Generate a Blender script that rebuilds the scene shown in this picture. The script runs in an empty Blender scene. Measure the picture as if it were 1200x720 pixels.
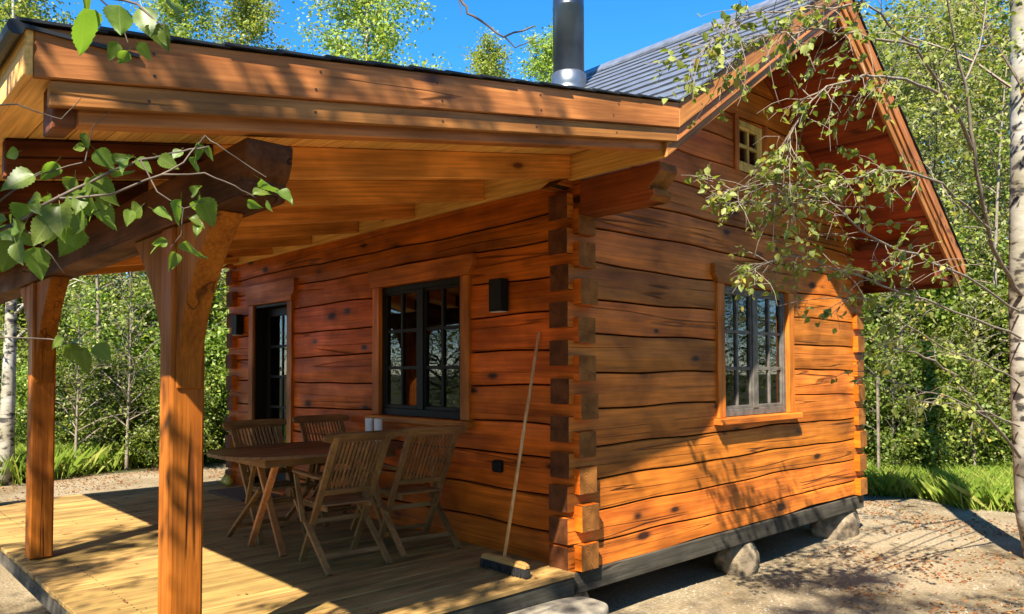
import bpy, bmesh, math, random
import numpy as np
from mathutils import Vector, Matrix, noise as mnoise

scene = bpy.context.scene
rng = np.random.default_rng(11)
random.seed(5)
COL = scene.collection

# ------------------------------------------------------------------ camera
CAM = Vector((-3.928, -3.566, 1.375))
YAW, PITCH, ROLL, FPX, PPY = 0.7520, 0.03114, 0.0029, 883.8, 408.14
_F = Vector((math.sin(YAW)*math.cos(PITCH), math.cos(YAW)*math.cos(PITCH), math.sin(PITCH)))
_R = Vector((math.cos(YAW), -math.sin(YAW), 0.0))
_U = _R.cross(_F)
cr, sr = math.cos(ROLL), math.sin(ROLL)
R2, U2 = _R*cr - _U*sr, _R*sr + _U*cr
cam_data = bpy.data.cameras.new('camera')
cam_data.sensor_width = 36.0
cam_data.lens = FPX/1200*36
cam_data.shift_y = (PPY-360)/1200
cam_data.clip_start = 0.05
cam_data.clip_end = 2000
cam = bpy.data.objects.new('camera', cam_data)
COL.objects.link(cam)
cam.matrix_world = Matrix(((R2.x, U2.x, -_F.x, CAM.x), (R2.y, U2.y, -_F.y, CAM.y), (R2.z, U2.z, -_F.z, CAM.z), (0, 0, 0, 1)))
scene.camera = cam

# ------------------------------------------------------------------ sky, sun, exposure
SUN_EL = math.radians(47.5)
SUN_H = Vector((0.876, 0.482, 0)).normalized()          # direction the light travels over the ground
world = bpy.data.worlds.new('World')
scene.world = world
world.use_nodes = True
wn = world.node_tree.nodes
sky = wn.new('ShaderNodeTexSky')
sky.sky_type = 'NISHITA'
sky.sun_disc = False
sky.sun_elevation = SUN_EL
sky.sun_rotation = math.atan2(-SUN_H.x, -SUN_H.y)
sky.altitude = 1200
sky.air_density = 1.0
sky.dust_density = 0.0
sky.ozone_density = 4.5
wn['Background'].inputs['Strength'].default_value = 0.105
sat = wn.new('ShaderNodeHueSaturation')
sat.inputs['Saturation'].default_value = 1.30
world.node_tree.links.new(sky.outputs[0], sat.inputs['Color'])
world.node_tree.links.new(sat.outputs[0], wn['Background'].inputs['Color'])
sun_data = bpy.data.lights.new('sun', 'SUN')
sun_data.energy = 5.0
sun_data.angle = math.radians(0.53)
sun_data.color = (1.0, 0.93, 0.80)
sun = bpy.data.objects.new('sun', sun_data)
COL.objects.link(sun)
sun_dir = Vector((SUN_H.x*math.cos(SUN_EL), SUN_H.y*math.cos(SUN_EL), -math.sin(SUN_EL)))
sun.rotation_euler = sun_dir.to_track_quat('-Z', 'Y').to_euler()
sun.location = (-20, -10, 25)
vs = scene.view_settings
vs.view_transform = 'Standard'
vs.look = 'None'
vs.exposure = 1.75
vs.gamma = 1.0
vs.use_curve_mapping = False

def pix(u, v, depth):
    """a point of the place that lies `depth` metres along the view axis, seen at photo pixel u, v"""
    X2, Y2 = u-600, PPY-v
    return CAM + (_F + R2*(X2/FPX) + U2*(Y2/FPX))*depth

# ------------------------------------------------------------------ materials
MAT = {}
def newmat(name):
    m = bpy.data.materials.new(name)
    m.use_nodes = True
    nt = m.node_tree
    return m, nt, nt.nodes, nt.links, nt.nodes['Principled BSDF']

def ramp(nodes, stops, interp='LINEAR'):
    r = nodes.new('ShaderNodeValToRGB')
    cr_ = r.color_ramp
    cr_.interpolation = interp
    while len(cr_.elements) > 1:
        cr_.elements.remove(cr_.elements[-1])
    for i, (p, c) in enumerate(stops):
        e = cr_.elements[0] if i == 0 else cr_.elements.new(p)
        e.position = p
        e.color = (*c, 1) if len(c) == 3 else c
    return r

def mathn(nodes, links, op, a, b=None, c=None):
    n = nodes.new('ShaderNodeMath')
    n.operation = op
    for i, v in enumerate((a, b, c)):
        if v is None: continue
        if isinstance(v, (int, float)): n.inputs[i].default_value = v
        else: links.new(v, n.inputs[i])
    return n.outputs[0]

def mixc(nodes, links, fac, a, b, mode='MIX'):
    n = nodes.new('ShaderNodeMix')
    n.data_type = 'RGBA'
    n.blend_type = mode
    for s, v in (('Factor', fac), ('A', a), ('B', b)):
        sock = [x for x in n.inputs if x.name == s and (x.type == 'VALUE' if s == 'Factor' else x.type == 'RGBA')][0]
        if isinstance(v, (int, float)): sock.default_value = v
        elif isinstance(v, tuple): sock.default_value = (*v, 1)
        else: links.new(v, sock)
    return [o for o in n.outputs if o.type == 'RGBA'][0]

def wood(name, c1, c2, axis, rough=0.5, knot=(0.05, 0.015, 0.006), grain=16.0, knots=0.16, cracks=True, bump=0.25, var=0.22, blotch=0.35, spec=0.25, crack=0.008):
    key = name + axis
    if key in MAT: return MAT[key]
    m, nt, N, L, B = newmat(key)
    tc = N.new('ShaderNodeTexCoord')
    oi = N.new('ShaderNodeObjectInfo')
    off = N.new('ShaderNodeVectorMath'); off.operation = 'ADD'
    sc = N.new('ShaderNodeVectorMath'); sc.operation = 'SCALE'
    comb = N.new('ShaderNodeCombineXYZ')
    for i, k in enumerate((13.7, 29.1, 7.3)):
        L.new(mathn(N, L, 'MULTIPLY', oi.outputs['Random'], k), comb.inputs[i])
    L.new(tc.outputs['Object'], off.inputs[0]); L.new(comb.outputs[0], off.inputs[1])
    def mapped(along, across):
        mp = N.new('ShaderNodeMapping')
        s = [across]*3; s['xyz'.index(axis)] = along
        mp.inputs['Scale'].default_value = s
        L.new(off.outputs[0], mp.inputs['Vector'])
        return mp.outputs[0]
    def noise(vec, scale, detail=4, dist=0.0):
        n = N.new('ShaderNodeTexNoise'); n.inputs['Scale'].default_value = scale
        n.inputs['Detail'].default_value = detail; n.inputs['Distortion'].default_value = dist
        L.new(vec, n.inputs['Vector']); return n.outputs['Fac']
    g = noise(mapped(0.07, 1.0), grain, 6, 0.6)
    r = ramp(N, [(0.28, c2), (0.48, c1), (0.72, tuple(min(1, x*1.22) for x in c1))])
    L.new(g, r.inputs[0])
    col = r.outputs[0]
    fine = noise(mapped(0.03, 1.0), grain*6, 3, 0.2)
    fr = ramp(N, [(0.3, (0.60, 0.54, 0.46)), (0.7, (1.16, 1.16, 1.16))]); L.new(fine, fr.inputs[0])
    col = mixc(N, L, 0.8, col, fr.outputs[0], 'MULTIPLY')
    bl = noise(mapped(0.6, 1.0), 3.1, 3, 0.3)
    br = ramp(N, [(0.3, (1-blotch*1.3,)*3), (0.68, (1+blotch*0.5,)*3)]); L.new(bl, br.inputs[0])
    col = mixc(N, L, 1.0, col, br.outputs[0], 'MULTIPLY')
    height = g
    if knots:
        vo = N.new('ShaderNodeTexVoronoi'); vo.inputs['Scale'].default_value = 1.0
        L.new(mapped(1.9, 4.2), vo.inputs['Vector'])
        vsep = N.new('ShaderNodeSeparateColor'); L.new(vo.outputs['Color'], vsep.inputs[0])
        # knots differ in size from cell to cell, many cells have none
        kd = mathn(N, L, 'DIVIDE', vo.outputs['Distance'], mathn(N, L, 'MULTIPLY_ADD', vsep.outputs[0], 1.5, 0.25))
        kd = mathn(N, L, 'ADD', kd, mathn(N, L, 'MULTIPLY', mathn(N, L, 'SUBTRACT', fine, 0.5), 0.10))
        kr = ramp(N, [(knots*0.35, (1, 1, 1)), (knots*0.55, (0.55,)*3), (knots*0.75, (0.22,)*3), (knots*1.5, (0, 0, 0))]); L.new(kd, kr.inputs[0])
        col = mixc(N, L, kr.outputs[0], col, knot)
    if cracks:
        cn = noise(mapped(0.055, 1.9), 2.6, 2, 0.05)
        d = mathn(N, L, 'ABSOLUTE', mathn(N, L, 'SUBTRACT', cn, 0.5))
        cm = ramp(N, [(0.0, (1, 1, 1)), (crack*0.4, (0.8, 0.8, 0.8)), (crack, (0, 0, 0))]); L.new(d, cm.inputs[0])
        gate = noise(mapped(0.5, 1.0), 2.0, 1)
        gm = ramp(N, [(0.43, (0, 0, 0)), (0.50, (1, 1, 1))]); L.new(gate, gm.inputs[0])
        fac = mathn(N, L, 'MULTIPLY', cm.outputs[0], gm.outputs[0])
        fac = mathn(N, L, 'MULTIPLY', fac, 0.65)
        col = mixc(N, L, fac, col, tuple(x*0.4 for x in knot))
        height = mathn(N, L, 'SUBTRACT', g, mathn(N, L, 'MULTIPLY', fac, 1.4))
    hv = N.new('ShaderNodeHueSaturation')
    L.new(col, hv.inputs['Color'])
    L.new(mathn(N, L, 'MULTIPLY_ADD', oi.outputs['Random'], var*2, 1-var), hv.inputs['Value'])
    L.new(mathn(N, L, 'MULTIPLY_ADD', oi.outputs['Random'], -0.012, 0.506), hv.inputs['Hue'])
    L.new(hv.outputs[0], B.inputs['Base Color'])
    rr = ramp(N, [(0.3, (rough+0.12,)*3), (0.7, (rough-0.08,)*3)]); L.new(bl, rr.inputs[0])
    L.new(rr.outputs[0], B.inputs['Roughness'])
    B.inputs['Specular IOR Level'].default_value = spec
    bp = N.new('ShaderNodeBump'); bp.inputs['Strength'].default_value = bump; bp.inputs['Distance'].default_value = 0.02
    L.new(height, bp.inputs['Height']); L.new(bp.outputs[0], B.inputs['Normal'])
    MAT[key] = m
    return m

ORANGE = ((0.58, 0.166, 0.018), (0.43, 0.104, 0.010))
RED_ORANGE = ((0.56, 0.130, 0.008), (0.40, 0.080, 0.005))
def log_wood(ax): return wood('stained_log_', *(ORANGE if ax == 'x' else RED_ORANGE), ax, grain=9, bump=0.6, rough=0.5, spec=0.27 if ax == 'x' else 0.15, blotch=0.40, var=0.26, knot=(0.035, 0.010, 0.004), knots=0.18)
def trim_wood(ax): return wood('stained_trim_', (0.56, 0.165, 0.018), (0.38, 0.09, 0.010), ax, grain=16, knots=0.12, bump=0.15, cracks=False)
def fascia_wood(ax): return wood('fascia_', (0.45, 0.175, 0.042), (0.31, 0.105, 0.022), ax, grain=12, knots=0.20, bump=0.3, rough=0.5, var=0.12, spec=0.3)
def pine_wood(ax): return wood('pine_', (0.86, 0.48, 0.130), (0.76, 0.37, 0.082), ax, grain=12, knots=0.15, knot=(0.16, 0.05, 0.015), cracks=False, bump=0.08, blotch=0.15, var=0.1)
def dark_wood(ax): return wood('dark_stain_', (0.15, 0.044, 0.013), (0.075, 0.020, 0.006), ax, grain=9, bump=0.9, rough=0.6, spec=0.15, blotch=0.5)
def red_wood(ax): return wood('red_stain_', (0.30, 0.060, 0.013), (0.18, 0.032, 0.007), ax, grain=11, bump=0.3, rough=0.45)
def deck_wood(ax): return wood('deck_', (0.36, 0.222, 0.072), (0.25, 0.145, 0.044), ax, grain=18, knots=0.1, knot=(0.15, 0.07, 0.025), cracks=False, bump=0.2, rough=0.65, blotch=0.34, var=0.2)
def grey_wood(ax): return wood('weathered_', (0.085, 0.074, 0.056), (0.035, 0.030, 0.023), ax, grain=14, knots=0.1, bump=0.5, rough=0.85, blotch=0.5)
def teak_wood(ax): return wood('teak_', (0.27, 0.142, 0.048), (0.17, 0.085, 0.028), ax, grain=26, knots=0, cracks=False, bump=0.12, rough=0.6, var=0.1)
def teak_dark(ax): return wood('oiled_teak_', (0.20, 0.105, 0.042), (0.125, 0.062, 0.024), ax, grain=26, knots=0, cracks=False, bump=0.12, rough=0.5, var=0.1)

def plain(name, col, rough=0.6, metal=0.0, noise_scale=None, amount=0.3, bump=0.0, spec=0.4):
    if name in MAT: return MAT[name]
    m, nt, N, L, B = newmat(name)
    B.inputs['Roughness'].default_value = rough
    B.inputs['Metallic'].default_value = metal
    B.inputs['Specular IOR Level'].default_value = spec
    ns = noise_scale or 20.0
    tc = N.new('ShaderNodeTexCoord')
    n = N.new('ShaderNodeTexNoise'); n.inputs['Scale'].default_value = ns; n.inputs['Detail'].default_value = 6
    L.new(tc.outputs['Object'], n.inputs['Vector'])
    a = amount if noise_scale else 0.08
    r = ramp(N, [(0.3, tuple(x*(1-a) for x in col)), (0.7, tuple(min(1, x*(1+a)) for x in col))])
    L.new(n.outputs['Fac'], r.inputs[0]); L.new(r.outputs[0], B.inputs['Base Color'])
    if bump:
        b = N.new('ShaderNodeBump'); b.inputs['Strength'].default_value = bump; b.inputs['Distance'].default_value = 0.03
        L.new(n.outputs['Fac'], b.inputs['Height']); L.new(b.outputs[0], B.inputs['Normal'])
    MAT[name] = m
    return m

black_paint = plain('black_paint', (0.009, 0.007, 0.006), 0.5, spec=0.2)
grey_frame = plain('faded_black_paint', (0.105, 0.092, 0.076), 0.5, 0, 12, 0.4, 0.1)
glint_mat = plain('pane_edge_glint', (0.30, 0.29, 0.27), 0.5)  # pale grey that puts the glint of lit pane edges into colour
lamp_black = plain('lamp_black', (0.008, 0.008, 0.008), 0.6, spec=0.2)
yellow_frame = wood('yellow_frame_', (0.80, 0.52, 0.13), (0.66, 0.40, 0.09), 'z', knots=0, cracks=False, bump=0.05, var=0.05)
def end_grain(name, c, axis, dark):
    """sawn log end: growth rings about the heart and radial drying cracks"""
    m, nt, N, L, B = newmat(name)
    tc = N.new('ShaderNodeTexCoord'); oi = N.new('ShaderNodeObjectInfo')
    sp = N.new('ShaderNodeSeparateXYZ'); L.new(tc.outputs['Generated'], sp.inputs[0])
    a = mathn(N, L, 'SUBTRACT', sp.outputs[1 if axis == 'x' else 0], 0.42)
    b = mathn(N, L, 'SUBTRACT', sp.outputs[2], 0.47)
    n = N.new('ShaderNodeTexNoise'); n.inputs['Scale'].default_value = 9; n.inputs['Detail'].default_value = 5
    L.new(tc.outputs['Object'], n.inputs['Vector'])
    d = mathn(N, L, 'SQRT', mathn(N, L, 'ADD', mathn(N, L, 'MULTIPLY', a, a), mathn(N, L, 'MULTIPLY', b, b)))
    d = mathn(N, L, 'ADD', d, mathn(N, L, 'MULTIPLY', n.outputs['Fac'], 0.10))
    ring = mathn(N, L, 'SINE', mathn(N, L, 'MULTIPLY', d, 95.0))
    r = ramp(N, [(0.0, tuple(x*0.90 for x in c)), (1.0, tuple(x*1.06 for x in c))])
    L.new(mathn(N, L, 'MULTIPLY_ADD', ring, 0.5, 0.5), r.inputs[0])
    an = mathn(N, L, 'ARCTAN2', a, b)
    ck = mathn(N, L, 'ABSOLUTE', mathn(N, L, 'SINE', mathn(N, L, 'ADD', mathn(N, L, 'MULTIPLY', an, 2.0), mathn(N, L, 'MULTIPLY_ADD', oi.outputs['Random'], 12.0, mathn(N, L, 'MULTIPLY', n.outputs['Fac'], 1.2)))))
    cr_ = ramp(N, [(0.0, (1, 1, 1)), (0.09, (0, 0, 0))]); L.new(ck, cr_.inputs[0])
    col = mixc(N, L, mathn(N, L, 'MULTIPLY', cr_.outputs[0], 0.75), r.outputs[0], dark)
    bl = ramp(N, [(0.35, (0.55, 0.5, 0.45)), (0.65, (1.15, 1.12, 1.1))]); L.new(n.outputs['Fac'], bl.inputs[0])
    L.new(mixc(N, L, 1.0, col, bl.outputs[0], 'MULTIPLY'), B.inputs['Base Color'])
    B.inputs['Roughness'].default_value = 0.75; B.inputs['Specular IOR Level'].default_value = 0.2
    bp = N.new('ShaderNodeBump'); bp.inputs['Strength'].default_value = 0.22; bp.inputs['Distance'].default_value = 0.006
    L.new(mathn(N, L, 'SUBTRACT', ring, mathn(N, L, 'MULTIPLY', cr_.outputs[0], 2.0)), bp.inputs['Height']); L.new(bp.outputs[0], B.inputs['Normal'])
    return m
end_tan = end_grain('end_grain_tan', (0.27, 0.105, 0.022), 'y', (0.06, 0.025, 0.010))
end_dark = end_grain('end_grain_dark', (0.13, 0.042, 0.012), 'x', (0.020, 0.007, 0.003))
steel = plain('chimney_steel', (0.085, 0.098, 0.115), 0.30, 0.85, 4, 0.3, 0.05)
steel_bright = plain('collar_steel', (0.20, 0.215, 0.23), 0.38, 0.85, 8, 0.25)
slate = plain('roof_slate', (0.105, 0.115, 0.138), 0.38, 0, 9, 0.35, 0.12, 0.6)
roof_edge = plain('roof_edge_black', (0.016, 0.017, 0.020), 0.5, 0, 9, 0.4, 0.1)
stone_mat = plain('granite', (0.185, 0.138, 0.085), 0.9, 0, 11, 0.65, 1.0)
slab_mat = plain('slab_stone', (0.24, 0.205, 0.15), 0.85, 0, 9, 0.4, 0.4)
white_cer = plain('white_ceramic', (0.80, 0.79, 0.75), 0.35)
yellow_cer = plain('yellow_glaze', (0.52, 0.42, 0.06), 0.3)
mat_brown = plain('coir', (0.11, 0.062, 0.032), 0.95, 0, 60, 0.4, 0.5)
bristle = plain('bristle', (0.018, 0.016, 0.015), 0.8, 0, 60, 0.4, 0.3)
handle_wood = wood('broom_handle_', (0.62, 0.36, 0.15), (0.50, 0.27, 0.10), 'z', knots=0, cracks=False, bump=0.03)
curtain_mat = plain('linen', (0.62, 0.58, 0.48), 0.9)
seam_dark = plain('dark_seam', (0.030, 0.018, 0.010), 0.95, 0, 40, 0.4, 0.4, 0.1)  # near-black colour for the groove faces between the logs
interior = plain('interior_pine', (0.30, 0.15, 0.05), 0.7)
nail_mat = plain('nail_head', (0.03, 0.025, 0.02), 0.5)
twig_mat = plain('twig_bark', (0.10, 0.075, 0.055), 0.8, 0, 30, 0.3)
bare_twig = plain('pale_twig', (0.19, 0.150, 0.11), 0.8, 0, 30, 0.3)
dark_bark = plain('dark_bark', (0.10, 0.085, 0.065), 0.9, 0, 12, 0.5, 0.6)

def make_glass():
    m, nt, N, L, B = newmat('window_glass')
    N.remove(B)
    out = N['Material Output']
    tr = N.new('ShaderNodeBsdfTransparent'); tr.inputs[0].default_value = (0.80, 0.84, 0.82, 1)
    gl = N.new('ShaderNodeBsdfGlossy'); gl.inputs['Roughness'].default_value = 0.015
    fr = N.new('ShaderNodeFresnel'); fr.inputs[0].default_value = 1.9
    tc = N.new('ShaderNodeTexCoord'); n = N.new('ShaderNodeTexNoise'); n.inputs['Scale'].default_value = 2.2
    L.new(tc.outputs['Object'], n.inputs['Vector'])
    bp = N.new('ShaderNodeBump'); bp.inputs['Strength'].default_value = 0.03; bp.inputs['Distance'].default_value = 0.05
    L.new(n.outputs['Fac'], bp.inputs['Height']); L.new(bp.outputs[0], gl.inputs['Normal'])
    mx = N.new('ShaderNodeMixShader')
    L.new(fr.outputs[0], mx.inputs[0]); L.new(tr.outputs[0], mx.inputs[1]); L.new(gl.outputs[0], mx.inputs[2])
    L.new(mx.outputs[0], out.inputs[0])
    return m
glass = make_glass()

def leaf_material(name, stops, trans=0.42, rough=0.5):
    m, nt, N, L, B = newmat(name)
    out = N['Material Output']
    ge = N.new('ShaderNodeNewGeometry')
    r = ramp(N, stops); L.new(ge.outputs['Random Per Island'], r.inputs[0])
    oi = N.new('ShaderNodeObjectInfo')
    hv = N.new('ShaderNodeHueSaturation'); L.new(r.outputs[0], hv.inputs['Color'])
    L.new(mathn(N, L, 'MULTIPLY_ADD', oi.outputs['Random'], 0.35, 0.82), hv.inputs['Value'])
    L.new(mathn(N, L, 'MULTIPLY_ADD', oi.outputs['Random'], 0.03, 0.485), hv.inputs['Hue'])
    L.new(hv.outputs[0], B.inputs['Base Color'])
    B.inputs['Roughness'].default_value = rough
    B.inputs['Specular IOR Level'].default_value = 0.35
    t = N.new('ShaderNodeBsdfTranslucent')
    L.new(mixc(N, L, 1.0, hv.outputs[0], (1.25, 1.35, 0.55), 'MULTIPLY'), t.inputs[0])
    mx = N.new('ShaderNodeMixShader'); mx.inputs[0].default_value = trans
    L.new(B.outputs[0], mx.inputs[1]); L.new(t.outputs[0], mx.inputs[2]); L.new(mx.outputs[0], out.inputs[0])
    MAT[name] = m
    return m
leaf_birch = leaf_material('birch_leaf', [(0, (0.15, 0.195, 0.030)), (0.45, (0.235, 0.30, 0.055)), (0.88, (0.34, 0.385, 0.11)), (1, (0.48, 0.40, 0.06))])
leaf_willow = leaf_material('willow_leaf', [(0, (0.15, 0.175, 0.045)), (0.5, (0.25, 0.265, 0.085)), (0.9, (0.37, 0.37, 0.17)), (1, (0.48, 0.40, 0.08))])
leaf_shrub = leaf_material('shrub_leaf', [(0, (0.085, 0.130, 0.018)), (0.5, (0.15, 0.205, 0.032)), (0.9, (0.25, 0.30, 0.055)), (1, (0.36, 0.33, 0.06))])
leaf_near = leaf_material('near_leaf', [(0, (0.07, 0.135, 0.040)), (0.5, (0.12, 0.19, 0.030)), (1, (0.23, 0.27, 0.035))], 0.5, 0.4)
def add_veins(m):
    N, L = m.node_tree.nodes, m.node_tree.links
    B = N['Principled BSDF']
    src = B.inputs['Base Color'].links[0].from_socket
    tc = N.new('ShaderNodeTexCoord'); sp = N.new('ShaderNodeSeparateXYZ'); L.new(tc.outputs['Object'], sp.inputs[0])
    ax = mathn(N, L, 'ABSOLUTE', sp.outputs[0])
    w = mathn(N, L, 'SINE', mathn(N, L, 'MULTIPLY', mathn(N, L, 'SUBTRACT', sp.outputs[1], mathn(N, L, 'MULTIPLY', ax, 0.75)), 52.0))
    r1 = ramp(N, [(0.80, (0, 0, 0)), (1.0, (1, 1, 1))]); L.new(w, r1.inputs[0])
    r2 = ramp(N, [(0.010, (1, 1, 1)), (0.028, (0, 0, 0))]); L.new(ax, r2.inputs[0])
    f = mathn(N, L, 'MAXIMUM', mathn(N, L, 'MULTIPLY', r1.outputs[0], 0.35), mathn(N, L, 'MULTIPLY', r2.outputs[0], 0.6))
    nz = N.new('ShaderNodeTexNoise'); nz.inputs['Scale'].default_value = 5; L.new(tc.outputs['Object'], nz.inputs['Vector'])
    rn = ramp(N, [(0.3, (0.75, 0.78, 0.7)), (0.7, (1.2, 1.15, 1.0))]); L.new(nz.outputs['Fac'], rn.inputs[0])
    c = mixc(N, L, 1.0, src, rn.outputs[0], 'MULTIPLY')
    c = mixc(N, L, f, c, (0.26, 0.31, 0.10))
    L.new(c, B.inputs['Base Color'])
add_veins(leaf_near)
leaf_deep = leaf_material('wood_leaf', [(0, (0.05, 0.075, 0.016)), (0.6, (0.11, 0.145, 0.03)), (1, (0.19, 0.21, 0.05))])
grass_mat = leaf_material('grass_blade', [(0, (0.13, 0.19, 0.022)), (0.6, (0.22, 0.30, 0.035)), (1, (0.38, 0.36, 0.09))], 0.4)
litter_mat = leaf_material('dry_leaf', [(0, (0.14, 0.045, 0.014)), (0.4, (0.21, 0.08, 0.022)), (0.8, (0.26, 0.13, 0.045)), (1, (0.30, 0.2, 0.07))], 0.1, 0.8)
pebble_mat = plain('pebble', (0.22, 0.19, 0.145), 0.9, 0, 3, 0.5)

def birch_bark():
    m, nt, N, L, B = newmat('birch_bark')
    tc = N.new('ShaderNodeTexCoord')
    mp = N.new('ShaderNodeMapping'); mp.inputs['Scale'].default_value = (1, 1, 1.9)
    L.new(tc.outputs['Object'], mp.inputs['Vector'])
    n = N.new('ShaderNodeTexNoise'); n.inputs['Scale'].default_value = 6.0; n.inputs['Detail'].default_value = 5
    L.new(mp.outputs[0], n.inputs['Vector'])
    r = ramp(N, [(0.39, (0.03, 0.026, 0.022)), (0.43, (0.16, 0.135, 0.10)), (0.47, (0.30, 0.275, 0.225)), (0.75, (0.42, 0.395, 0.335))])
    L.new(n.outputs['Fac'], r.inputs[0])
    n2 = N.new('ShaderNodeTexNoise'); n2.inputs['Scale'].default_value = 1.7
    L.new(tc.outputs['Object'], n2.inputs['Vector'])
    r2 = ramp(N, [(0.35, (0.62, 0.58, 0.45)), (0.65, (1, 1, 1))]); L.new(n2.outputs['Fac'], r2.inputs[0])
    L.new(mixc(N, L, 1.0, r.outputs[0], r2.outputs[0], 'MULTIPLY'), B.inputs['Base Color'])
    B.inputs['Roughness'].default_value = 0.75
    b = N.new('ShaderNodeBump'); b.inputs['Strength'].default_value = 0.4; b.inputs['Distance'].default_value = 0.02
    L.new(n.outputs['Fac'], b.inputs['Height']); L.new(b.outputs[0], B.inputs['Normal'])
    return m
birch_mat = birch_bark()

def ground_material():
    m, nt, N, L, B = newmat('sandy_ground')
    tc = N.new('ShaderNodeTexCoord')
    def noise(scale, detail=5):
        n = N.new('ShaderNodeTexNoise'); n.inputs['Scale'].default_value = scale; n.inputs['Detail'].default_value = detail
        L.new(tc.outputs['Object'], n.inputs['Vector']); return n.outputs['Fac']
    g1 = ramp(N, [(0.3, (0.175, 0.13, 0.076)), (0.55, (0.25, 0.195, 0.12)), (0.75, (0.30, 0.245, 0.16))]); L.new(noise(38, 8), g1.inputs[0])
    g2 = ramp(N, [(0.35, (0.70, 0.66, 0.58)), (0.62, (1.05, 1.05, 1.05))]); L.new(noise(1.3), g2.inputs[0])
    sand = mixc(N, L, 1.0, g1.outputs[0], g2.outputs[0], 'MULTIPLY')
    sp = ramp(N, [(0.60, (0, 0, 0)), (0.68, (1, 1, 1))]); L.new(noise(60, 3), sp.inputs[0])
    sand = mixc(N, L, mathn(N, L, 'MULTIPLY', sp.outputs[0], 0.3), sand, (0.09, 0.062, 0.034))
    f1 = ramp(N, [(0.35, (0.040, 0.030, 0.016)), (0.6, (0.06, 0.065, 0.02))]); L.new(noise(3.0, 8), f1.inputs[0])
    # the sandy yard lies round the cabin, the wood's floor beyond it
    sep = N.new('ShaderNodeSeparateXYZ'); L.new(tc.outputs['Object'], sep.inputs[0])
    wob = mathn(N, L, 'MULTIPLY', mathn(N, L, 'SUBTRACT', noise(0.8), 0.5), 3.0)
    dx = mathn(N, L, 'ABSOLUTE', mathn(N, L, 'SUBTRACT', sep.outputs[0], 0.2))
    dy = mathn(N, L, 'ABSOLUTE', mathn(N, L, 'SUBTRACT', sep.outputs[1], 2.2))
    d = mathn(N, L, 'MAXIMUM', mathn(N, L, 'DIVIDE', dx, 7.4), mathn(N, L, 'DIVIDE', dy, 8.9))
    d = mathn(N, L, 'ADD', d, mathn(N, L, 'MULTIPLY', wob, 0.06))
    mk = ramp(N, [(0.96, (0, 0, 0)), (1.0, (1, 1, 1))]); L.new(mathn(N, L, 'MULTIPLY', d, 0.97), mk.inputs[0])
    L.new(mixc(N, L, mk.outputs[0], sand, f1.outputs[0]), B.inputs['Base Color'])
    B.inputs['Roughness'].default_value = 0.95
    B.inputs['Specular IOR Level'].default_value = 0.15
    b = N.new('ShaderNodeBump'); b.inputs['Strength'].default_value = 0.7; b.inputs['Distance'].default_value = 0.02
    L.new(noise(45, 6), b.inputs['Height']); L.new(b.outputs[0], B.inputs['Normal'])
    return m
ground_mat = ground_material()

# ------------------------------------------------------------------ mesh helpers
def tag(o, label=None, cat=None, group=None, kind=None):
    if label: o['label'] = label
    if cat: o['category'] = cat
    if group: o['group'] = group
    if kind: o['kind'] = kind
    return o

def empty(name, loc=(0, 0, 0), label=None, cat=None, group=None):
    o = bpy.data.objects.new(name, None)
    o.empty_display_size = 0.1
    COL.objects.link(o)
    o.location = loc
    return tag(o, label, cat, group)

def link(name, me, parent=None, world_coords=True):
    o = bpy.data.objects.new(name, me)
    COL.objects.link(o)
    if parent is not None:
        o.parent = parent
        if world_coords:
            base = Vector((0, 0, 0)); p = parent
            while p is not None:
                base += p.location; p = p.parent
            o.location = -base
    return o

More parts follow.
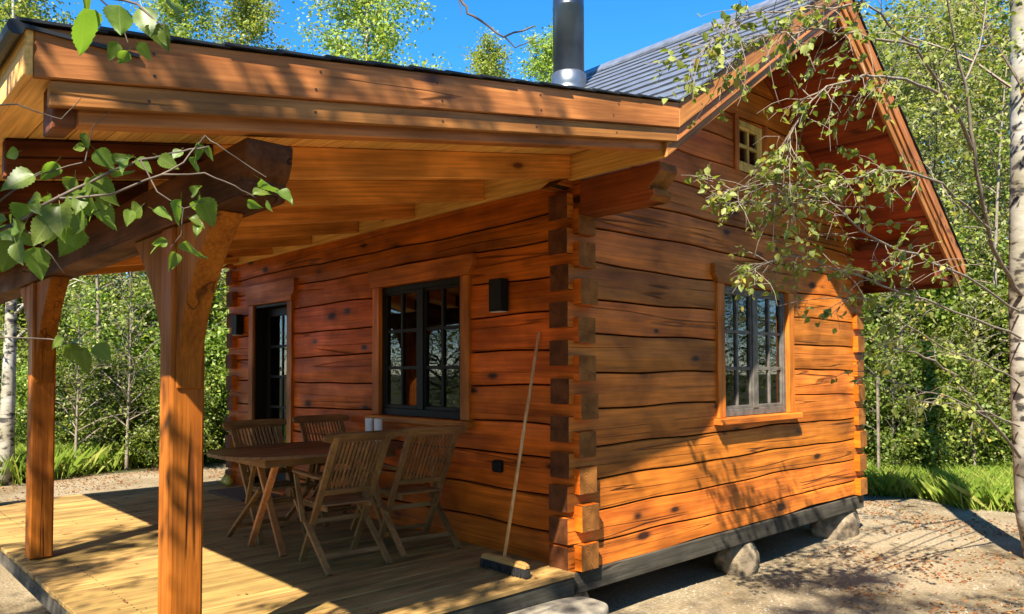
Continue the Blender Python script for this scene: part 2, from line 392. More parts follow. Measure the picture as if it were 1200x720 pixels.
class MB:
    def __init__(self):
        self.v, self.f, self.mi = [], [], []
    def add(self, verts, faces, mi=0):
        n = len(self.v)
        self.v += [tuple(p) for p in verts]
        self.f += [tuple(i+n for i in f) for f in faces]
        self.mi += [mi]*len(faces)
        return self
    def box(self, x0, x1, y0, y1, z0, z1, mi=0):
        V = [(x, y, z) for z in (z0, z1) for y in (y0, y1) for x in (x0, x1)]
        return self.add(V, [(0, 2, 3, 1), (4, 5, 7, 6), (0, 1, 5, 4), (2, 6, 7, 3), (0, 4, 6, 2), (1, 3, 7, 5)], mi)
    def bar(self, p0, p1, w, h, up=(0, 0, 1), mi=0, w1=None, h1=None):
        p0, p1 = Vector(p0), Vector(p1)
        d = (p1-p0).normalized()
        s = d.cross(Vector(up)).normalized()
        u = s.cross(d)
        w1 = w if w1 is None else w1; h1 = h if h1 is None else h1
        V = []
        for p, a, b in ((p0, w, h), (p1, w1, h1)):
            for i, j in ((-1, -1), (1, -1), (1, 1), (-1, 1)):
                V.append(p + s*(a/2*i) + u*(b/2*j))
        return self.add(V, [(0, 1, 2, 3), (7, 6, 5, 4), (0, 4, 5, 1), (1, 5, 6, 2), (2, 6, 7, 3), (3, 7, 4, 0)], mi)
    def prism(self, pts, axis, a, b, mi=0):
        """polygon pts in the two other axes, extruded along axis from a to b"""
        n = len(pts)
        def mk(p, t):
            q = list(p); q.insert('xyz'.index(axis), t); return q
        V = [mk(p, a) for p in pts] + [mk(p, b) for p in pts]
        F = [tuple(range(n)), tuple(range(2*n-1, n-1, -1))] + [(i, i+n, (i+1) % n+n, (i+1) % n) for i in range(n)]
        return self.add(V, F, mi)
    def tube(self, path, radii, seg=8, mi=0, cap=True):
        path = [Vector(p) for p in path]
        n = len(path)
        V = []
        ref = None
        for i in range(n):
            d = (path[min(i+1, n-1)] - path[max(i-1, 0)])
            d = d.normalized() if d.length > 1e-9 else Vector((0, 0, 1))
            if ref is None:
                ref = Vector((1, 0, 0)) if abs(d.x) < 0.8 else Vector((0, 1, 0))
            s = (ref - d*ref.dot(d)).normalized(); ref = s
            t = d.cross(s)
            r = radii[i] if hasattr(radii, '__len__') else radii
            for k in range(seg):
                a = 2*math.pi*k/seg
                V.append(path[i] + s*(r*math.cos(a)) + t*(r*math.sin(a)))
        F = [(i*seg+k, i*seg+(k+1) % seg, (i+1)*seg+(k+1) % seg, (i+1)*seg+k) for i in range(n-1) for k in range(seg)]
        if cap: F += [tuple(range(seg-1, -1, -1)), tuple((n-1)*seg+k for k in range(seg))]
        return self.add(V, F, mi)
    def lathe(self, prof, cx, cy, seg=20, mi=0):
        V = [(cx+r*math.cos(2*math.pi*k/seg), cy+r*math.sin(2*math.pi*k/seg), z) for r, z in prof for k in range(seg)]
        n = len(prof)
        F = [(i*seg+k, i*seg+(k+1) % seg, (i+1)*seg+(k+1) % seg, (i+1)*seg+k) for i in range(n-1) for k in range(seg)]
        F += [tuple(range(seg-1, -1, -1)), tuple((n-1)*seg+k for k in range(seg))]
        return self.add(V, F, mi)
    def build(self, name, mat, parent=None, bev=0.0, smooth=False, fix=True, segs=1, wc=True):
        me = bpy.data.meshes.new(name)
        me.from_pydata([tuple(p) for p in self.v], [], self.f)
        mats = mat if isinstance(mat, (list, tuple)) else [mat]
        for m in mats: me.materials.append(m)
        if len(mats) > 1: me.polygons.foreach_set('material_index', self.mi)
        if bev or fix:
            bm = bmesh.new(); bm.from_mesh(me)
            if fix: bmesh.ops.recalc_face_normals(bm, faces=bm.faces)
            if bev: bmesh.ops.bevel(bm, geom=[e for e in bm.edges if e.calc_face_angle(0) > 0.5], offset=bev, segments=segs, affect='EDGES', profile=0.5)
            bm.to_mesh(me); bm.free()
        if smooth: me.polygons.foreach_set('use_smooth', [True]*len(me.polygons))
        return link(name, me, parent, wc)

def np_mesh(name, verts, quads, mat, smooth=False):
    """fast mesh from numpy arrays; quads is (n,4)"""
    me = bpy.data.meshes.new(name)
    nv, nf = len(verts), len(quads)
    k = quads.shape[1]
    me.vertices.add(nv); me.vertices.foreach_set('co', np.asarray(verts, np.float32).ravel())
    me.loops.add(nf*k); me.loops.foreach_set('vertex_index', quads.astype(np.int32).ravel())
    me.polygons.add(nf)
    me.polygons.foreach_set('loop_start', np.arange(0, nf*k, k, dtype=np.int32))
    me.polygons.foreach_set('loop_total', np.full(nf, k, np.int32))
    if smooth: me.polygons.foreach_set('use_smooth', np.ones(nf, bool))
    me.materials.append(mat)
    me.update(calc_edges=True)
    return me

def leaf_cloud(name, centers, size, mat, r, droop=0.35, narrow=0.34, hexa=False):
    """many small folded leaves at the given centres"""
    c = np.asarray(centers); n = len(c)
    d = r.normal(size=(n, 3)); d[:, 2] = d[:, 2]*0.7 - droop
    d /= np.linalg.norm(d, axis=1)[:, None]
    up = r.normal(size=(n, 3)); up[:, 2] = np.abs(up[:, 2]) + 0.5
    s = np.cross(d, up); s /= np.linalg.norm(s, axis=1)[:, None] + 1e-9
    u = np.cross(s, d)
    L = (size*r.uniform(0.65, 1.25, n))[:, None]
    base = c
    tip = c + d*L - u*L*0.08
    if hexa:
        l1 = c + d*L*0.28 - s*L*0.36 + u*L*0.12; l2 = c + d*L*0.62 - s*L*0.27 + u*L*0.07
        r1 = c + d*L*0.28 + s*L*0.36 + u*L*0.12; r2 = c + d*L*0.62 + s*L*0.27 + u*L*0.07
        V = np.stack([base, l1, l2, tip, r2, r1], 1).reshape(-1, 3)
        k = np.arange(n)[:, None]*6
        Q = np.concatenate([k+np.array([[0, 3, 2, 1]]), k+np.array([[0, 5, 4, 3]])])
    else:
        lf = c + d*L*0.42 - s*L*narrow + u*L*0.1; rt = c + d*L*0.42 + s*L*narrow + u*L*0.1
        V = np.stack([base, lf, tip, rt], 1).reshape(-1, 3)
        k = np.arange(n)[:, None]*4
        Q = k + np.array([[0, 3, 2, 1]])
    return np_mesh(name, V, Q, mat)

# ------------------------------------------------------------------ roof line and main sizes
W, LEN = 4.836, 5.862           # outer faces of the log walls: x 0..W, y 0..LEN
A, TH = 0.059, 0.182            # how far log ends stand out; log thickness
XR = 2.418
def roof_top(x):
    return 3.042 + 0.175*x if x < 0 else 4.70 - 0.6857*abs(x-XR)
Y_V = -0.895                    # outer face of the verge boards
Y_B = LEN + 0.85
X_E, X_E2 = -3.436, 5.50        # eaves
GZ = -0.45

# ------------------------------------------------------------------ ground
def ground_z(x, y):
    r = math.hypot(x-0.5, y-1.5)
    h = 0.035*mnoise.noise(Vector((x*0.5, y*0.5, 0))) + 0.012*mnoise.noise(Vector((x*2.1, y*2.1, 3)))
    if r > 14: h += min(1.0, (r-14)/30)*0.8*mnoise.noise(Vector((x*0.05, y*0.05, 7)))
    return GZ + h
def build_ground():
    t = np.linspace(-1, 1, 150)
    g = np.sign(t)*(np.abs(t)*14 + (np.abs(t)**5)*286)
    V = [(x+1.0, y+0.5, ground_z(x+1.0, y+0.5)) for y in g for x in g]
    n = len(g)
    i = np.arange(n-1)
    a = (i[:, None]*n + i[None, :]).ravel()
    Q = np.stack([a, a+1, a+n+1, a+n], 1)
    o = link('ground', np_mesh('ground', np.array(V), Q, ground_mat, True))
    o['kind'] = 'structure'
build_ground()

# ------------------------------------------------------------------ the cabin
cabin = empty('log_cabin', (W/2, LEN/2, -0.03), 'orange stained log cabin with steep slate roof and covered porch', 'cabin')

def wob(k, s, seed):
    a = math.sin(k*12.9898+seed)*43758.5453; a -= math.floor(a)
    return 0.009*math.sin(s*1.15+a*6.28) + 0.006*math.sin(s*2.9+a*17.0) + 0.004*math.sin(s*6.3+a*31.0)

def build_log(name, mapf, s0, s1, lo, hi, k, seed, cuts=(), stub=(True, True), mats=None, end_lo=None, taper=None, corner=(0.0, 1e9), nstep=0.16):
    """one hewn log; mapf(s, d, z) places it, d is the depth behind the outer face; cuts: (a, b, z0, z1) notches for openings"""
    ss = list(np.arange(s0, s1, nstep)) + [s1]
    for c0 in corner:
        for e in (-0.09, -0.03, 0.05, 0.16, 0.22):
            pass
    extra = []
    c0, c1 = corner
    if stub[0]: extra += [c0-0.004, c0+0.03, c0+0.10, c0+0.20]
    if stub[1]: extra += [c1+0.004, c1-0.03, c1-0.10, c1-0.20]
    for a, b, z0, z1 in cuts:
        extra += [a-0.001, a+0.001, b-0.001, b+0.001]
    ss = sorted(set(round(x, 4) for x in ss+extra if s0 <= x <= s1))
    V, n = [], 0
    prof_n = 9
    push = rng.uniform(-0.007, 0.005)
    for s in ss:
        zl = lo + wob(k, s, seed); zh = hi + wob(k+1, s, seed)
        for a, b, z0, z1 in cuts:
            if a < s < b:
                if z0 > zl and z0 < zh: zh = z0
                elif z1 > zl and z1 < zh: zl = z1
        q = 0.0
        if stub[0] and s < c0+0.20: q = max(q, min(1, (c0+0.20-s)/0.17))
        if stub[1] and s > c1-0.20: q = max(q, min(1, (s-c1+0.20)/0.17))
        half = 0.090
        m = (zl+zh)/2
        zl = zl*(1-q) + (m-half)*q; zh = zh*(1-q) + (m+half)*q
        b_ = 0.006*mnoise.noise(Vector((s*1.7, k*3.1, seed))) + 0.003*mnoise.noise(Vector((s*6, k*5.1, seed+4)))
        ch = 0.010*(1-q) + 0.005*q
        dp = 0.065*(1-q) + 0.006*q
        ov = 0.004*(1-q)
        prof = [(TH, zl-ov), (dp+0.012, zl-ov), (dp*0.32, zl+ch*0.45), (0.003, zl+ch*0.95), (-0.002*(1-q)+b_, (zl*0.55+zh*0.45)), (0.002, zh-ch*0.95), (dp*0.32, zh-ch*0.45), (dp+0.010, zh+ov), (TH, zh+ov)]
        for d, z in prof:
            s_ = s
            if taper:
                s_ = min(max(s, taper[0](z)), taper[1](z))
            V.append(mapf(s_, d + (push if d < 0.1 else 0)*(1-q), z))
        n += 1
    P = prof_n
    F, MI = [], []
    for i in range(n-1):
        for j in range(P):
            F.append((i*P+j, i*P+(j+1) % P, (i+1)*P+(j+1) % P, (i+1)*P+j)); MI.append(2 if j in (1, 6) else 0)  # groove faces take the dark seam colour
    F.append(tuple(range(P))); MI.append(1)
    F.append(tuple((n-1)*P+j for j in range(P-1, -1, -1))); MI.append(1)
    mb = MB(); mb.v, mb.f, mb.mi = V, F, MI
    return mb.build('log', list(mats)+[seam_dark], cabin)

g_seams = [-0.022, 0.146, 0.385, 0.610, 0.845, 1.115, 1.375, 1.640, 1.905, 2.165, 2.420, 2.680, 2.94, 3.20, 3.46, 3.72, 3.98, 4.20]
l_seams = [-0.06, 0.215, 0.475, 0.738, 0.997, 1.267, 1.537, 1.805, 2.073, 2.335, 2.520, 2.750]
G_WIN = (1.93, 3.106, 0.97, 2.137)
L_WIN = (1.224, 2.434, 0.982, 2.160)
S_WIN = (2.225, 2.70, 3.215, 3.685)
DOOR = (4.277, 5.155, -0.1, 2.17)

def wall_logs(seams, mapf, s_end, ax, openings, seed, mats, corner, taper_roof=False):
    for k in range(len(seams)-1):
        lo, hi = seams[k], seams[k+1]
        s0, s1 = -A + rng.uniform(-0.012, 0.016), s_end + A + rng.uniform(-0.02, 0.03)
        stub = [True, True]; tp = None
        if taper_roof and hi > 2.75:
            u = 0.26
            f0 = lambda z: XR - (4.70-u-z)/0.6857
            f1 = lambda z: XR + (4.70-u-z)/0.6857
            s0, s1 = f0(lo), f1(lo); stub = [False, False]; tp = (f0, f1)
            if s1-s0 < 0.15: continue
        full, cuts = [], []
        for a, b, z0, z1 in openings:
            if z0 < lo+0.03 and z1 > hi-0.03: full.append((a, b))
            elif z1 > lo and z0 < hi: cuts.append((a, b, z0, z1))
        segs, cur = [], s0
        for a, b in sorted(full):
            segs.append((cur, a)); cur = b
        segs.append((cur, s1))
        for a, b in segs:
            st = (stub[0] and a == s0, stub[1] and b == s1)
            build_log('log', mapf, a, b, lo, hi, k, seed, [c for c in cuts], st, mats, taper=tp, corner=corner)

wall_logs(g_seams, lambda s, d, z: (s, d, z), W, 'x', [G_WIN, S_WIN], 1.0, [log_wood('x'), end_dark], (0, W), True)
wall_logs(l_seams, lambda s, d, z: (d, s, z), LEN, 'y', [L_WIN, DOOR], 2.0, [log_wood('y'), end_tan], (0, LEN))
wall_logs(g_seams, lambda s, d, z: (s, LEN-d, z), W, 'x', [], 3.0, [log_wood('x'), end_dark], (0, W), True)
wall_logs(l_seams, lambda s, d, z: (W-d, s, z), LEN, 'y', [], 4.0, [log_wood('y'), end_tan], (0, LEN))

# sill planks below the logs
MB().box(-0.058, W+0.01, -0.012, 0.14, -0.172, -0.026).build('sill_plank', grey_wood('x'), cabin, 0.006)
MB().box(-0.058, W+0.01, LEN-0.14, LEN+0.012, -0.172, -0.026).build('sill_plank', grey_wood('x'), cabin, 0.006)
MB().box(W-0.13, W+0.004, 0.15, LEN-0.15, -0.17, -0.03).build('sill_plank', grey_wood('y'), cabin, 0.006)
MB().box(-0.002, 0.13, 0.15, LEN-0.15, -0.17, -0.064).build('sill_plank', grey_wood('y'), cabin, 0.006)
MB().box(0.14, W-0.14, 0.15, LEN-0.15, -0.12, -0.07).build('floor', interior, cabin)

# wall plates whose shaped ends carry the overhang
def plate(x0, x1, z0, z1, y0, y1, mat_side):
    # side profile in (y, z): the front end is cut to a curved corbel
    pts = [(y1, z0), (y1, z1), (y0-0.02, z1), (y0-0.03, z1-0.05), (y0+0.005, z1-0.10), (y0+0.055, z1-0.145), (y0+0.065, z1-0.17), (y0+0.02, z0+0.075), (y0+0.02, z0+0.03), (y0+0.06, z0)]
    mb = MB().prism(pts, 'x', x0, x1)
    n = len(pts)
    mb.mi = [0, 0] + [1 if 2 <= i <= 8 else 0 for i in range(n)]
    return mb.build('wall_plate', [mat_side, end_tan], cabin, 0.006)
plate(0.003, 0.195, 2.475, 2.712, -0.715, 0.10, red_wood('y'))
plate(W-0.195, W-0.003, 2.475, 2.712, -0.60, 0.10, red_wood('y'))

# ---- windows
def window(name, P, a0, a1, z0, z1, outward, frame_m, trim_ax, cols=2, rows=3, leaves=2, trim=True, sash_m=None, lab=None):
    """P(a, d, z): a along the wall, d outward from the wall face"""
    win = bpy.data.objects.new(name, None); COL.objects.link(win); win.parent = cabin
    win.location = Vector(P((a0+a1)/2, 0, z0)) - cabin.location
    if lab: win['label'] = lab
    def bx(nm, m, A0, A1, D0, D1, Z0, Z1, bev=0.003):
        p, q = P(A0, D0, Z0), P(A1, D1, Z1)
        return MB().box(min(p[0], q[0]), max(p[0], q[0]), min(p[1], q[1]), max(p[1], q[1]), min(p[2], q[2]), max(p[2], q[2])).build(nm, m, win, bev)
    fw = 0.05
    dd0, dd1 = -0.075, -0.012
    for A0, A1, Z0, Z1 in ((a0, a0+fw, z0, z1), (a1-fw, a1, z0, z1), (a0+fw, a1-fw, z0, z0+fw*1.25), (a0+fw, a1-fw, z1-fw, z1)):
        bx('frame', frame_m, A0, A1, dd0, dd1, Z0, Z1)
    ia0, ia1, iz0, iz1 = a0+fw, a1-fw, z0+fw*1.25, z1-fw
    wl = (ia1-ia0)/leaves
    if leaves == 2:
        m_ = (ia0+ia1)/2
        bx('mullion', frame_m, m_-0.045, m_+0.045, dd0+0.002, dd1+0.006, iz0, iz1)
    for l in range(leaves):
        la0 = ia0 + l*wl + (0.045 if l == 1 else 0); la1 = ia0 + (l+1)*wl - (0.045 if leaves == 2 and l == 0 else 0)
        st = 0.024
        bx('sash', frame_m, la0, la0+st, -0.062, -0.020, iz0, iz1); bx('sash', frame_m, la1-st, la1, -0.062, -0.020, iz0, iz1)
        bx('sash', frame_m, la0+st, la1-st, -0.062, -0.020, iz0, iz0+st*1.3); bx('sash', frame_m, la0+st, la1-st, -0.062, -0.020, iz1-st, iz1)
        b0, b1, y0, y1 = la0+st, la1-st, iz0+st*1.3, iz1-st
        mw = 0.030
        for i in range(1, cols):
            c = b0 + (b1-b0)*i/cols
            bx('muntin', frame_m, c-mw/2, c+mw/2, -0.056, -0.024, y0, y1)
            bx('glint_strip', glint_mat, c+mw/2-0.001, c+mw/2+0.006, -0.0415, -0.032, y0, y1, 0)  # thin pale strip, painted as the bright line along the pane edge
        bx('glint_strip', glint_mat, b0-0.001, b0+0.006, -0.0415, -0.032, y0, y1, 0)
        for j in range(1, rows):
            zc = y0 + (y1-y0)*j/rows
            bx('muntin', frame_m, b0, b1, -0.055, -0.026, zc-mw/2, zc+mw/2)
        for i in range(cols):
            for j in range(rows):
                bx('pane', glass, b0+(b1-b0)*i/cols, b0+(b1-b0)*(i+1)/cols, -0.048, -0.042, y0+(y1-y0)*j/rows, y0+(y1-y0)*(j+1)/rows, 0)
    if trim:
        cw, ct = 0.105, 0.028
        tz = trim_wood('z'); tx = trim_wood(trim_ax)
        bx('casing', tz, a0-cw, a0+0.006, -0.05, ct, z0-0.004, z1+0.004, 0.004)
        bx('casing', tz, a1-0.006, a1+cw, -0.05, ct, z0-0.004, z1+0.004, 0.004)
        # header board with notched lower corners
        o1, o2, h = cw+0.065, cw+0.012, 0.165
        zz = z1+0.006
        pts = [(a0-o2, zz), (a1+o2, zz), (a1+o2+0.012, zz+0.035), (a1+o1, zz+0.075), (a1+o1, zz+h), (a0-o1, zz+h), (a0-o1, zz+0.075), (a0-o2-0.012, zz+0.035)]
        V = [P(a, -0.04, z) for a, z in pts] + [P(a, ct+0.014, z) for a, z in pts]
        n = len(pts)
        mb = MB().add(V, [tuple(range(n)), tuple(range(2*n-1, n-1, -1))] + [(i, i+n, (i+1) % n+n, (i+1) % n) for i in range(n)])
        mb.build('header_board', tx, win, 0.004)
        bx('sill', tx, a0-cw-0.05, a1+cw+0.04, -0.07, 0.085, z0-0.062, z0-0.006, 0.006)
    else:
        tz = trim_wood('z')
        bx('casing', tz, a0-0.06, a0+0.004, -0.05, 0.018, z0-0.02, z1+0.02); bx('casing', tz, a1-0.004, a1+0.06, -0.05, 0.018, z0-0.02, z1+0.02)
    return win

gw = window('window', lambda a, d, z: (a, -d, z), *G_WIN, None, grey_frame, 'x', lab='gable window with faded black muntins and orange board frame')
lw = window('window', lambda a, d, z: (-d, a, z), *L_WIN, None, black_paint, 'y', lab='black framed porch window behind the table')
window('window', lambda a, d, z: (a, -d, z), *S_WIN, None, yellow_frame, 'x', 2, 2, 1, False, lab='tiny yellow framed four pane window high in the gable')

def curtain(a0, a1, z0, z1, y, parent):
    n = 40
    V = []
    for i in range(n+1):
        t = i/n
        yy = y + 0.025*math.sin(t*26) + 0.01*math.sin(t*61)
        V += [(a0+(a1-a0)*t, yy, z0), (a0+(a1-a0)*t, yy, z1)]
    MB().add(V, [(2*i, 2*i+2, 2*i+3, 2*i+1) for i in range(n)]).build('curtain', curtain_mat, parent, fix=False)
curtain(2.66, 3.08, 0.93, 2.2, 0.30, gw)
curtain(1.96, 2.10, 0.93, 2.2, 0.30, gw)

# ---- door
door = bpy.data.objects.new('door', None); COL.objects.link(door); door.parent = cabin
door.location = Vector((0, (DOOR[0]+DOOR[1])/2, 0)) - cabin.location
d0, d1, dz = DOOR[0], DOOR[1], DOOR[3]
def dbx(nm, m, *b, bev=0.003): return MB().box(*b).build(nm, m, door, bev)
dbx('jamb', black_paint, -0.004, 0.19, d0, d0+0.03, 0.0, dz); dbx('jamb', black_paint, -0.004, 0.19, d1-0.03, d1, 0.0, dz)
dbx('jamb', black_paint, -0.004, 0.19, d0+0.03, d1-0.03, dz-0.03, dz)
dbx('threshold', trim_wood('y'), -0.05, 0.19, d0+0.03, d1-0.03, 0.004, 0.03)
e0, e1 = d0+0.032, d1-0.032
for b in ((e0, e0+0.085, 0.03, dz-0.035), (e1-0.085, e1, 0.03, dz-0.035)): dbx('stile', black_paint, 0.13, 0.17, b[0], b[1], b[2], b[3])
for z0_, z1_ in ((0.03, 0.25), (dz-0.13, dz-0.035)): dbx('rail', black_paint, 0.13, 0.17, e0+0.085, e1-0.085, z0_, z1_)
p0, p1, q0, q1 = e0+0.085, e1-0.085, 0.25, dz-0.13
cc = (p0+p1)/2
dbx('muntin', black_paint, 0.136, 0.164, cc-0.016, cc+0.016, q0, q1)
for j in range(1, 5):
    z_ = q0+(q1-q0)*j/5
    dbx('muntin', black_paint, 0.138, 0.162, p0, p1, z_-0.016, z_+0.016)
for i in range(2):
    for j in range(5):
        dbx('pane', glass, 0.147, 0.153, (p0, cc)[i], (cc, p1)[i], q0+(q1-q0)*j/5, q0+(q1-q0)*(j+1)/5, bev=0)
    dbx('glint_strip', glint_mat, 0.166, 0.182, (p0, cc+0.012)[i], (p0, cc+0.012)[i]+0.010, q0, q1, bev=0)
    dbx('glint_strip', glint_mat, 0.166, 0.182, (cc-0.022, p1-0.01)[i], (cc-0.022, p1-0.01)[i]+0.010, q0, q1, bev=0)
MB().tube([(0.125, e0+0.05, 1.02), (0.085, e0+0.05, 1.02), (0.085, e0+0.16, 1.02)], 0.010, 8).build('handle', steel_bright, door)
dbx('casing', trim_wood('z'), -0.030, 0.05, d0-0.115, d0-0.002, 0.002, dz+0.002); dbx('casing', trim_wood('z'), -0.030, 0.05, d1+0.002, d1+0.115, 0.002, dz+0.002)
zz = dz+0.004
pts = [(d0-0.12, zz), (d1+0.12, zz), (d1+0.13, zz+0.05), (d1+0.19, zz+0.09), (d1+0.19, zz+0.24), (d0-0.19, zz+0.24), (d0-0.19, zz+0.09), (d0-0.13, zz+0.05)]
MB().prism(pts, 'x', -0.045, 0.04).build('header_board', trim_wood('y'), door, 0.004)

# ---- roof
roof = bpy.data.objects.new('roof', None); COL.objects.link(roof); roof.parent = cabin
roof.location = Vector((XR, LEN/2, 4.5)) - cabin.location
def roof_strip(nm, m, x0, x1, o0, o1, y0, y1, bev=0.0, par=None, end_o=None):
    """a slab that follows the roof between x0 and x1, from o0 to o1 below its top"""
    pts = [(x0, roof_top(x0)-o0), (x1, roof_top(x1)-o0), (x1, roof_top(x1)-o1), (x0, roof_top(x0)-o1)]
    V = [(p[0], y0, p[1]) for p in pts] + [(p[0], y1, p[1]) for p in pts]
    o = MB().add(V, [(0, 1, 2, 3), (7, 6, 5, 4), (0, 4, 5, 1), (1, 5, 6, 2), (2, 6, 7, 3), (3, 7, 4, 0)]).build(nm, m, par or roof, bev)
    # the board's own x axis runs along the slope, so that its grain does too
    a = math.atan2(roof_top(x1)-roof_top(x0), x1-x0)
    o.data.transform(Matrix.Rotation(a, 4, 'Y'))
    o.rotation_euler = (0, -a, 0)
    return o
e = 1e-4
SEG = ((X_E, -e), (e, XR-e), (XR+e, X_E2))
for i, (xa, xb) in enumerate(SEG):
    roof_strip('roof_deck', interior, xa+0.03, xb if i < 2 else xb-0.03, 0.012, 0.115, Y_V+0.03, Y_B-0.03)
    roof_strip('verge_board', fascia_wood('x'), xa, xb, 0.0, 0.157, Y_V, Y_V+0.026, 0.004)
    roof_strip('verge_board', fascia_wood('x'), xa+(0.045 if i == 0 else 0), xb-(0.045 if i == 2 else 0), 0.1575, 0.240, Y_V+0.016, Y_V+0.045, 0.004)
    if i: roof_strip('verge_board', fascia_wood('x'), xa - (0.09 if i == 1 else 0), xb-(0.09 if i == 2 else 0), 0.2405, 0.336, Y_V+0.032, Y_V+0.062, 0.004)
    roof_strip('verge_board', fascia_wood('x'), xa, xb, 0.0, 0.157, Y_B-0.026, Y_B, 0.004)
# eave boards
MB().box(X_E-0.026, X_E-0.001, Y_V+0.001, Y_B-0.001, 2.284, 2.43).build('eave_board', pine_wood('y'), roof, 0.004)
MB().box(X_E2+0.001, X_E2+0.026, Y_V+0.001, Y_B-0.001, 2.42, 2.58).build('eave_board', fascia_wood('y'), roof, 0.004)
# nail heads on the verge boards
nb = MB()
for x in np.arange(-3.1, 0.0, 0.62):
    for o in (0.045, 0.120, 0.205):
        yy = Y_V if o < 0.15 else Y_V+0.016
        c = (x+rng.uniform(-0.03, 0.03), yy-0.001, roof_top(x)-o)
        nb.tube([(c[0], c[1]+0.003, c[2]), (c[0], c[1]-0.001, c[2])], 0.0055, 6)
for x in np.arange(0.25, 2.3, 0.5):
    for o, yy in ((0.05, Y_V), (0.12, Y_V), (0.21, Y_V+0.016), (0.30, Y_V+0.032)):
        c = (x, yy-0.001, roof_top(x)-o)
        nb.tube([(c[0], c[1]+0.003, c[2]), (c[0], c[1]-0.001, c[2])], 0.0055, 6)
o = nb.build('nail_heads', nail_mat, roof); o['kind'] = 'stuff'

# porch soffit boards (run along y)
xs = np.arange(X_E+0.002, -0.06, 0.142)
for x in xs:
    roof_strip('soffit_board', pine_wood('y'), x+0.002, min(x+0.139, -0.05), 0.118, 0.142, Y_V+0.064, Y_B-0.06, 0.003)
# wide lapped soffit boards under the gable overhang and behind
for side in (0, 1):
    L_ = (XR if side == 0 else X_E2-XR)
    n = 11 if side == 0 else 13
    for k in range(n):
        a = XR + (1 if side else -1)*L_*k/n
        b = XR + (1 if side else -1)*L_*(k+1)/n
        x0, x1 = min(a, b)+0.007, max(a, b)-0.007
        if x1-x0 < 0.03: continue
        for (ya, yb) in ((Y_V+0.084, -0.008), (LEN+0.008, Y_B-0.03)):
            roof_strip('soffit_board', red_wood('y'), x0, x1, 0.215+0.012*(k % 2), 0.262+0.012*(k % 2), ya, yb, 0.006)
    x0, x1 = (0.02, XR-0.01) if side == 0 else (XR+0.01, X_E2-0.03)
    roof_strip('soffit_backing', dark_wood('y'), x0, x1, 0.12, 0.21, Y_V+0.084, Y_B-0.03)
# moulding where the gable wall meets the soffit
for xa, xb in ((0.12, XR-0.002), (XR+0.002, W+0.02)):
    roof_strip('gable_moulding', red_wood('x'), xa, xb, 0.278, 0.335, -0.030, -0.004, 0.004)
# eave closing boards on the far right
MB().box(W+0.02, X_E2-0.01, Y_V+0.086, Y_V+0.112, 2.36, 2.475).build('eave_return', red_wood('x'), roof, 0.004)
MB().box(X_E2-0.045, X_E2-0.005, Y_V+0.113, Y_B-0.05, 2.31, 2.42).build('eave_board', red_wood('y'), roof, 0.004)
# rafters of the porch; their tails beyond the beam are stained dark
RY = [-0.03+0.925*i for i in range(7)]
for y in RY:
    roof_strip('rafter', wood('rafter_', (0.74, 0.33, 0.064), (0.56, 0.215, 0.034), 'x', grain=10, knots=0.19, knot=(0.13, 0.04, 0.012), cracks=False, bump=0.1, blotch=0.3, var=0.22), -2.545, -0.052, 0.144, 0.306, y, y+0.062, 0.004, cabin)
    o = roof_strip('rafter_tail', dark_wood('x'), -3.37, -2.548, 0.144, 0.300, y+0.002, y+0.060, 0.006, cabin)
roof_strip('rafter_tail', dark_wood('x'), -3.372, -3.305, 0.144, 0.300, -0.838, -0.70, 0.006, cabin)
roof_strip('rafter', fascia_wood('x'), -3.303, -0.10, 0.144, 0.285, -0.834, -0.760, 0.006, cabin)
# ledger along the wall that takes the rafter heads
MB().box(-0.050, -0.004, -0.80, LEN+0.6, 2.716, 2.892).build('ledger', pine_wood('y'), cabin, 0.004)

# porch beam with shaped ends
def beam():
    y0, y1, z0, z1 = -0.80, LEN+0.55, 2.052, 2.268
    f = lambda s, yy: [(yy-0.01*s, z1), (yy-0.012*s, z1-0.02), (yy-0.004*s, z1-0.075), (yy+0.020*s, z1-0.125), (yy+0.045*s, z1-0.142), (yy+0.040*s, z1-0.155), (yy+0.045*s, z0+0.02), (yy+0.060*s, z0)]
    pts = f(1, y0) + f(-1, y1)[::-1]
    mb = MB().prism(pts, 'x', -2.725, -2.535)
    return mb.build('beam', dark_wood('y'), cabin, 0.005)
beam()
PX0, PX1 = -2.715, -2.560
def porch_post(y0):
    y1 = y0+0.155
    post = MB().box(PX0, PX1, y0, y1, 0.006, 2.052).build('post', wood('post_', (0.38, 0.115, 0.013), (0.25, 0.065, 0.008), 'z', grain=13, bump=0.45, rough=0.55, spec=0.12, crack=0.010), cabin, 0.012)
    for s in (-1, 1):
        yb = y0 if s < 0 else y1
        if s > 0 and y0 > 5.5: reach = 0.35
        else: reach = 0.46
        n = 10
        outer = []
        for i in range(n+1):
            t = i/n
            outer.append((yb + s*(0.012 + reach*(t**2.1)), 1.30 + (2.050-1.30)*t))
        pts = [(yb+s*0.001, 1.30)] + outer + [(yb+s*0.001, 2.050)]
        xm = (PX0+PX1)/2
        MB().prism(pts, 'x', xm-0.058, xm+0.058).build('knee_brace', wood('brace_', (0.38, 0.115, 0.013), (0.24, 0.06, 0.008), 'z', grain=13, bump=0.45, rough=0.6, spec=0.10), post, 0.006)
for y in (0.005, 2.90, 5.70): porch_post(y)

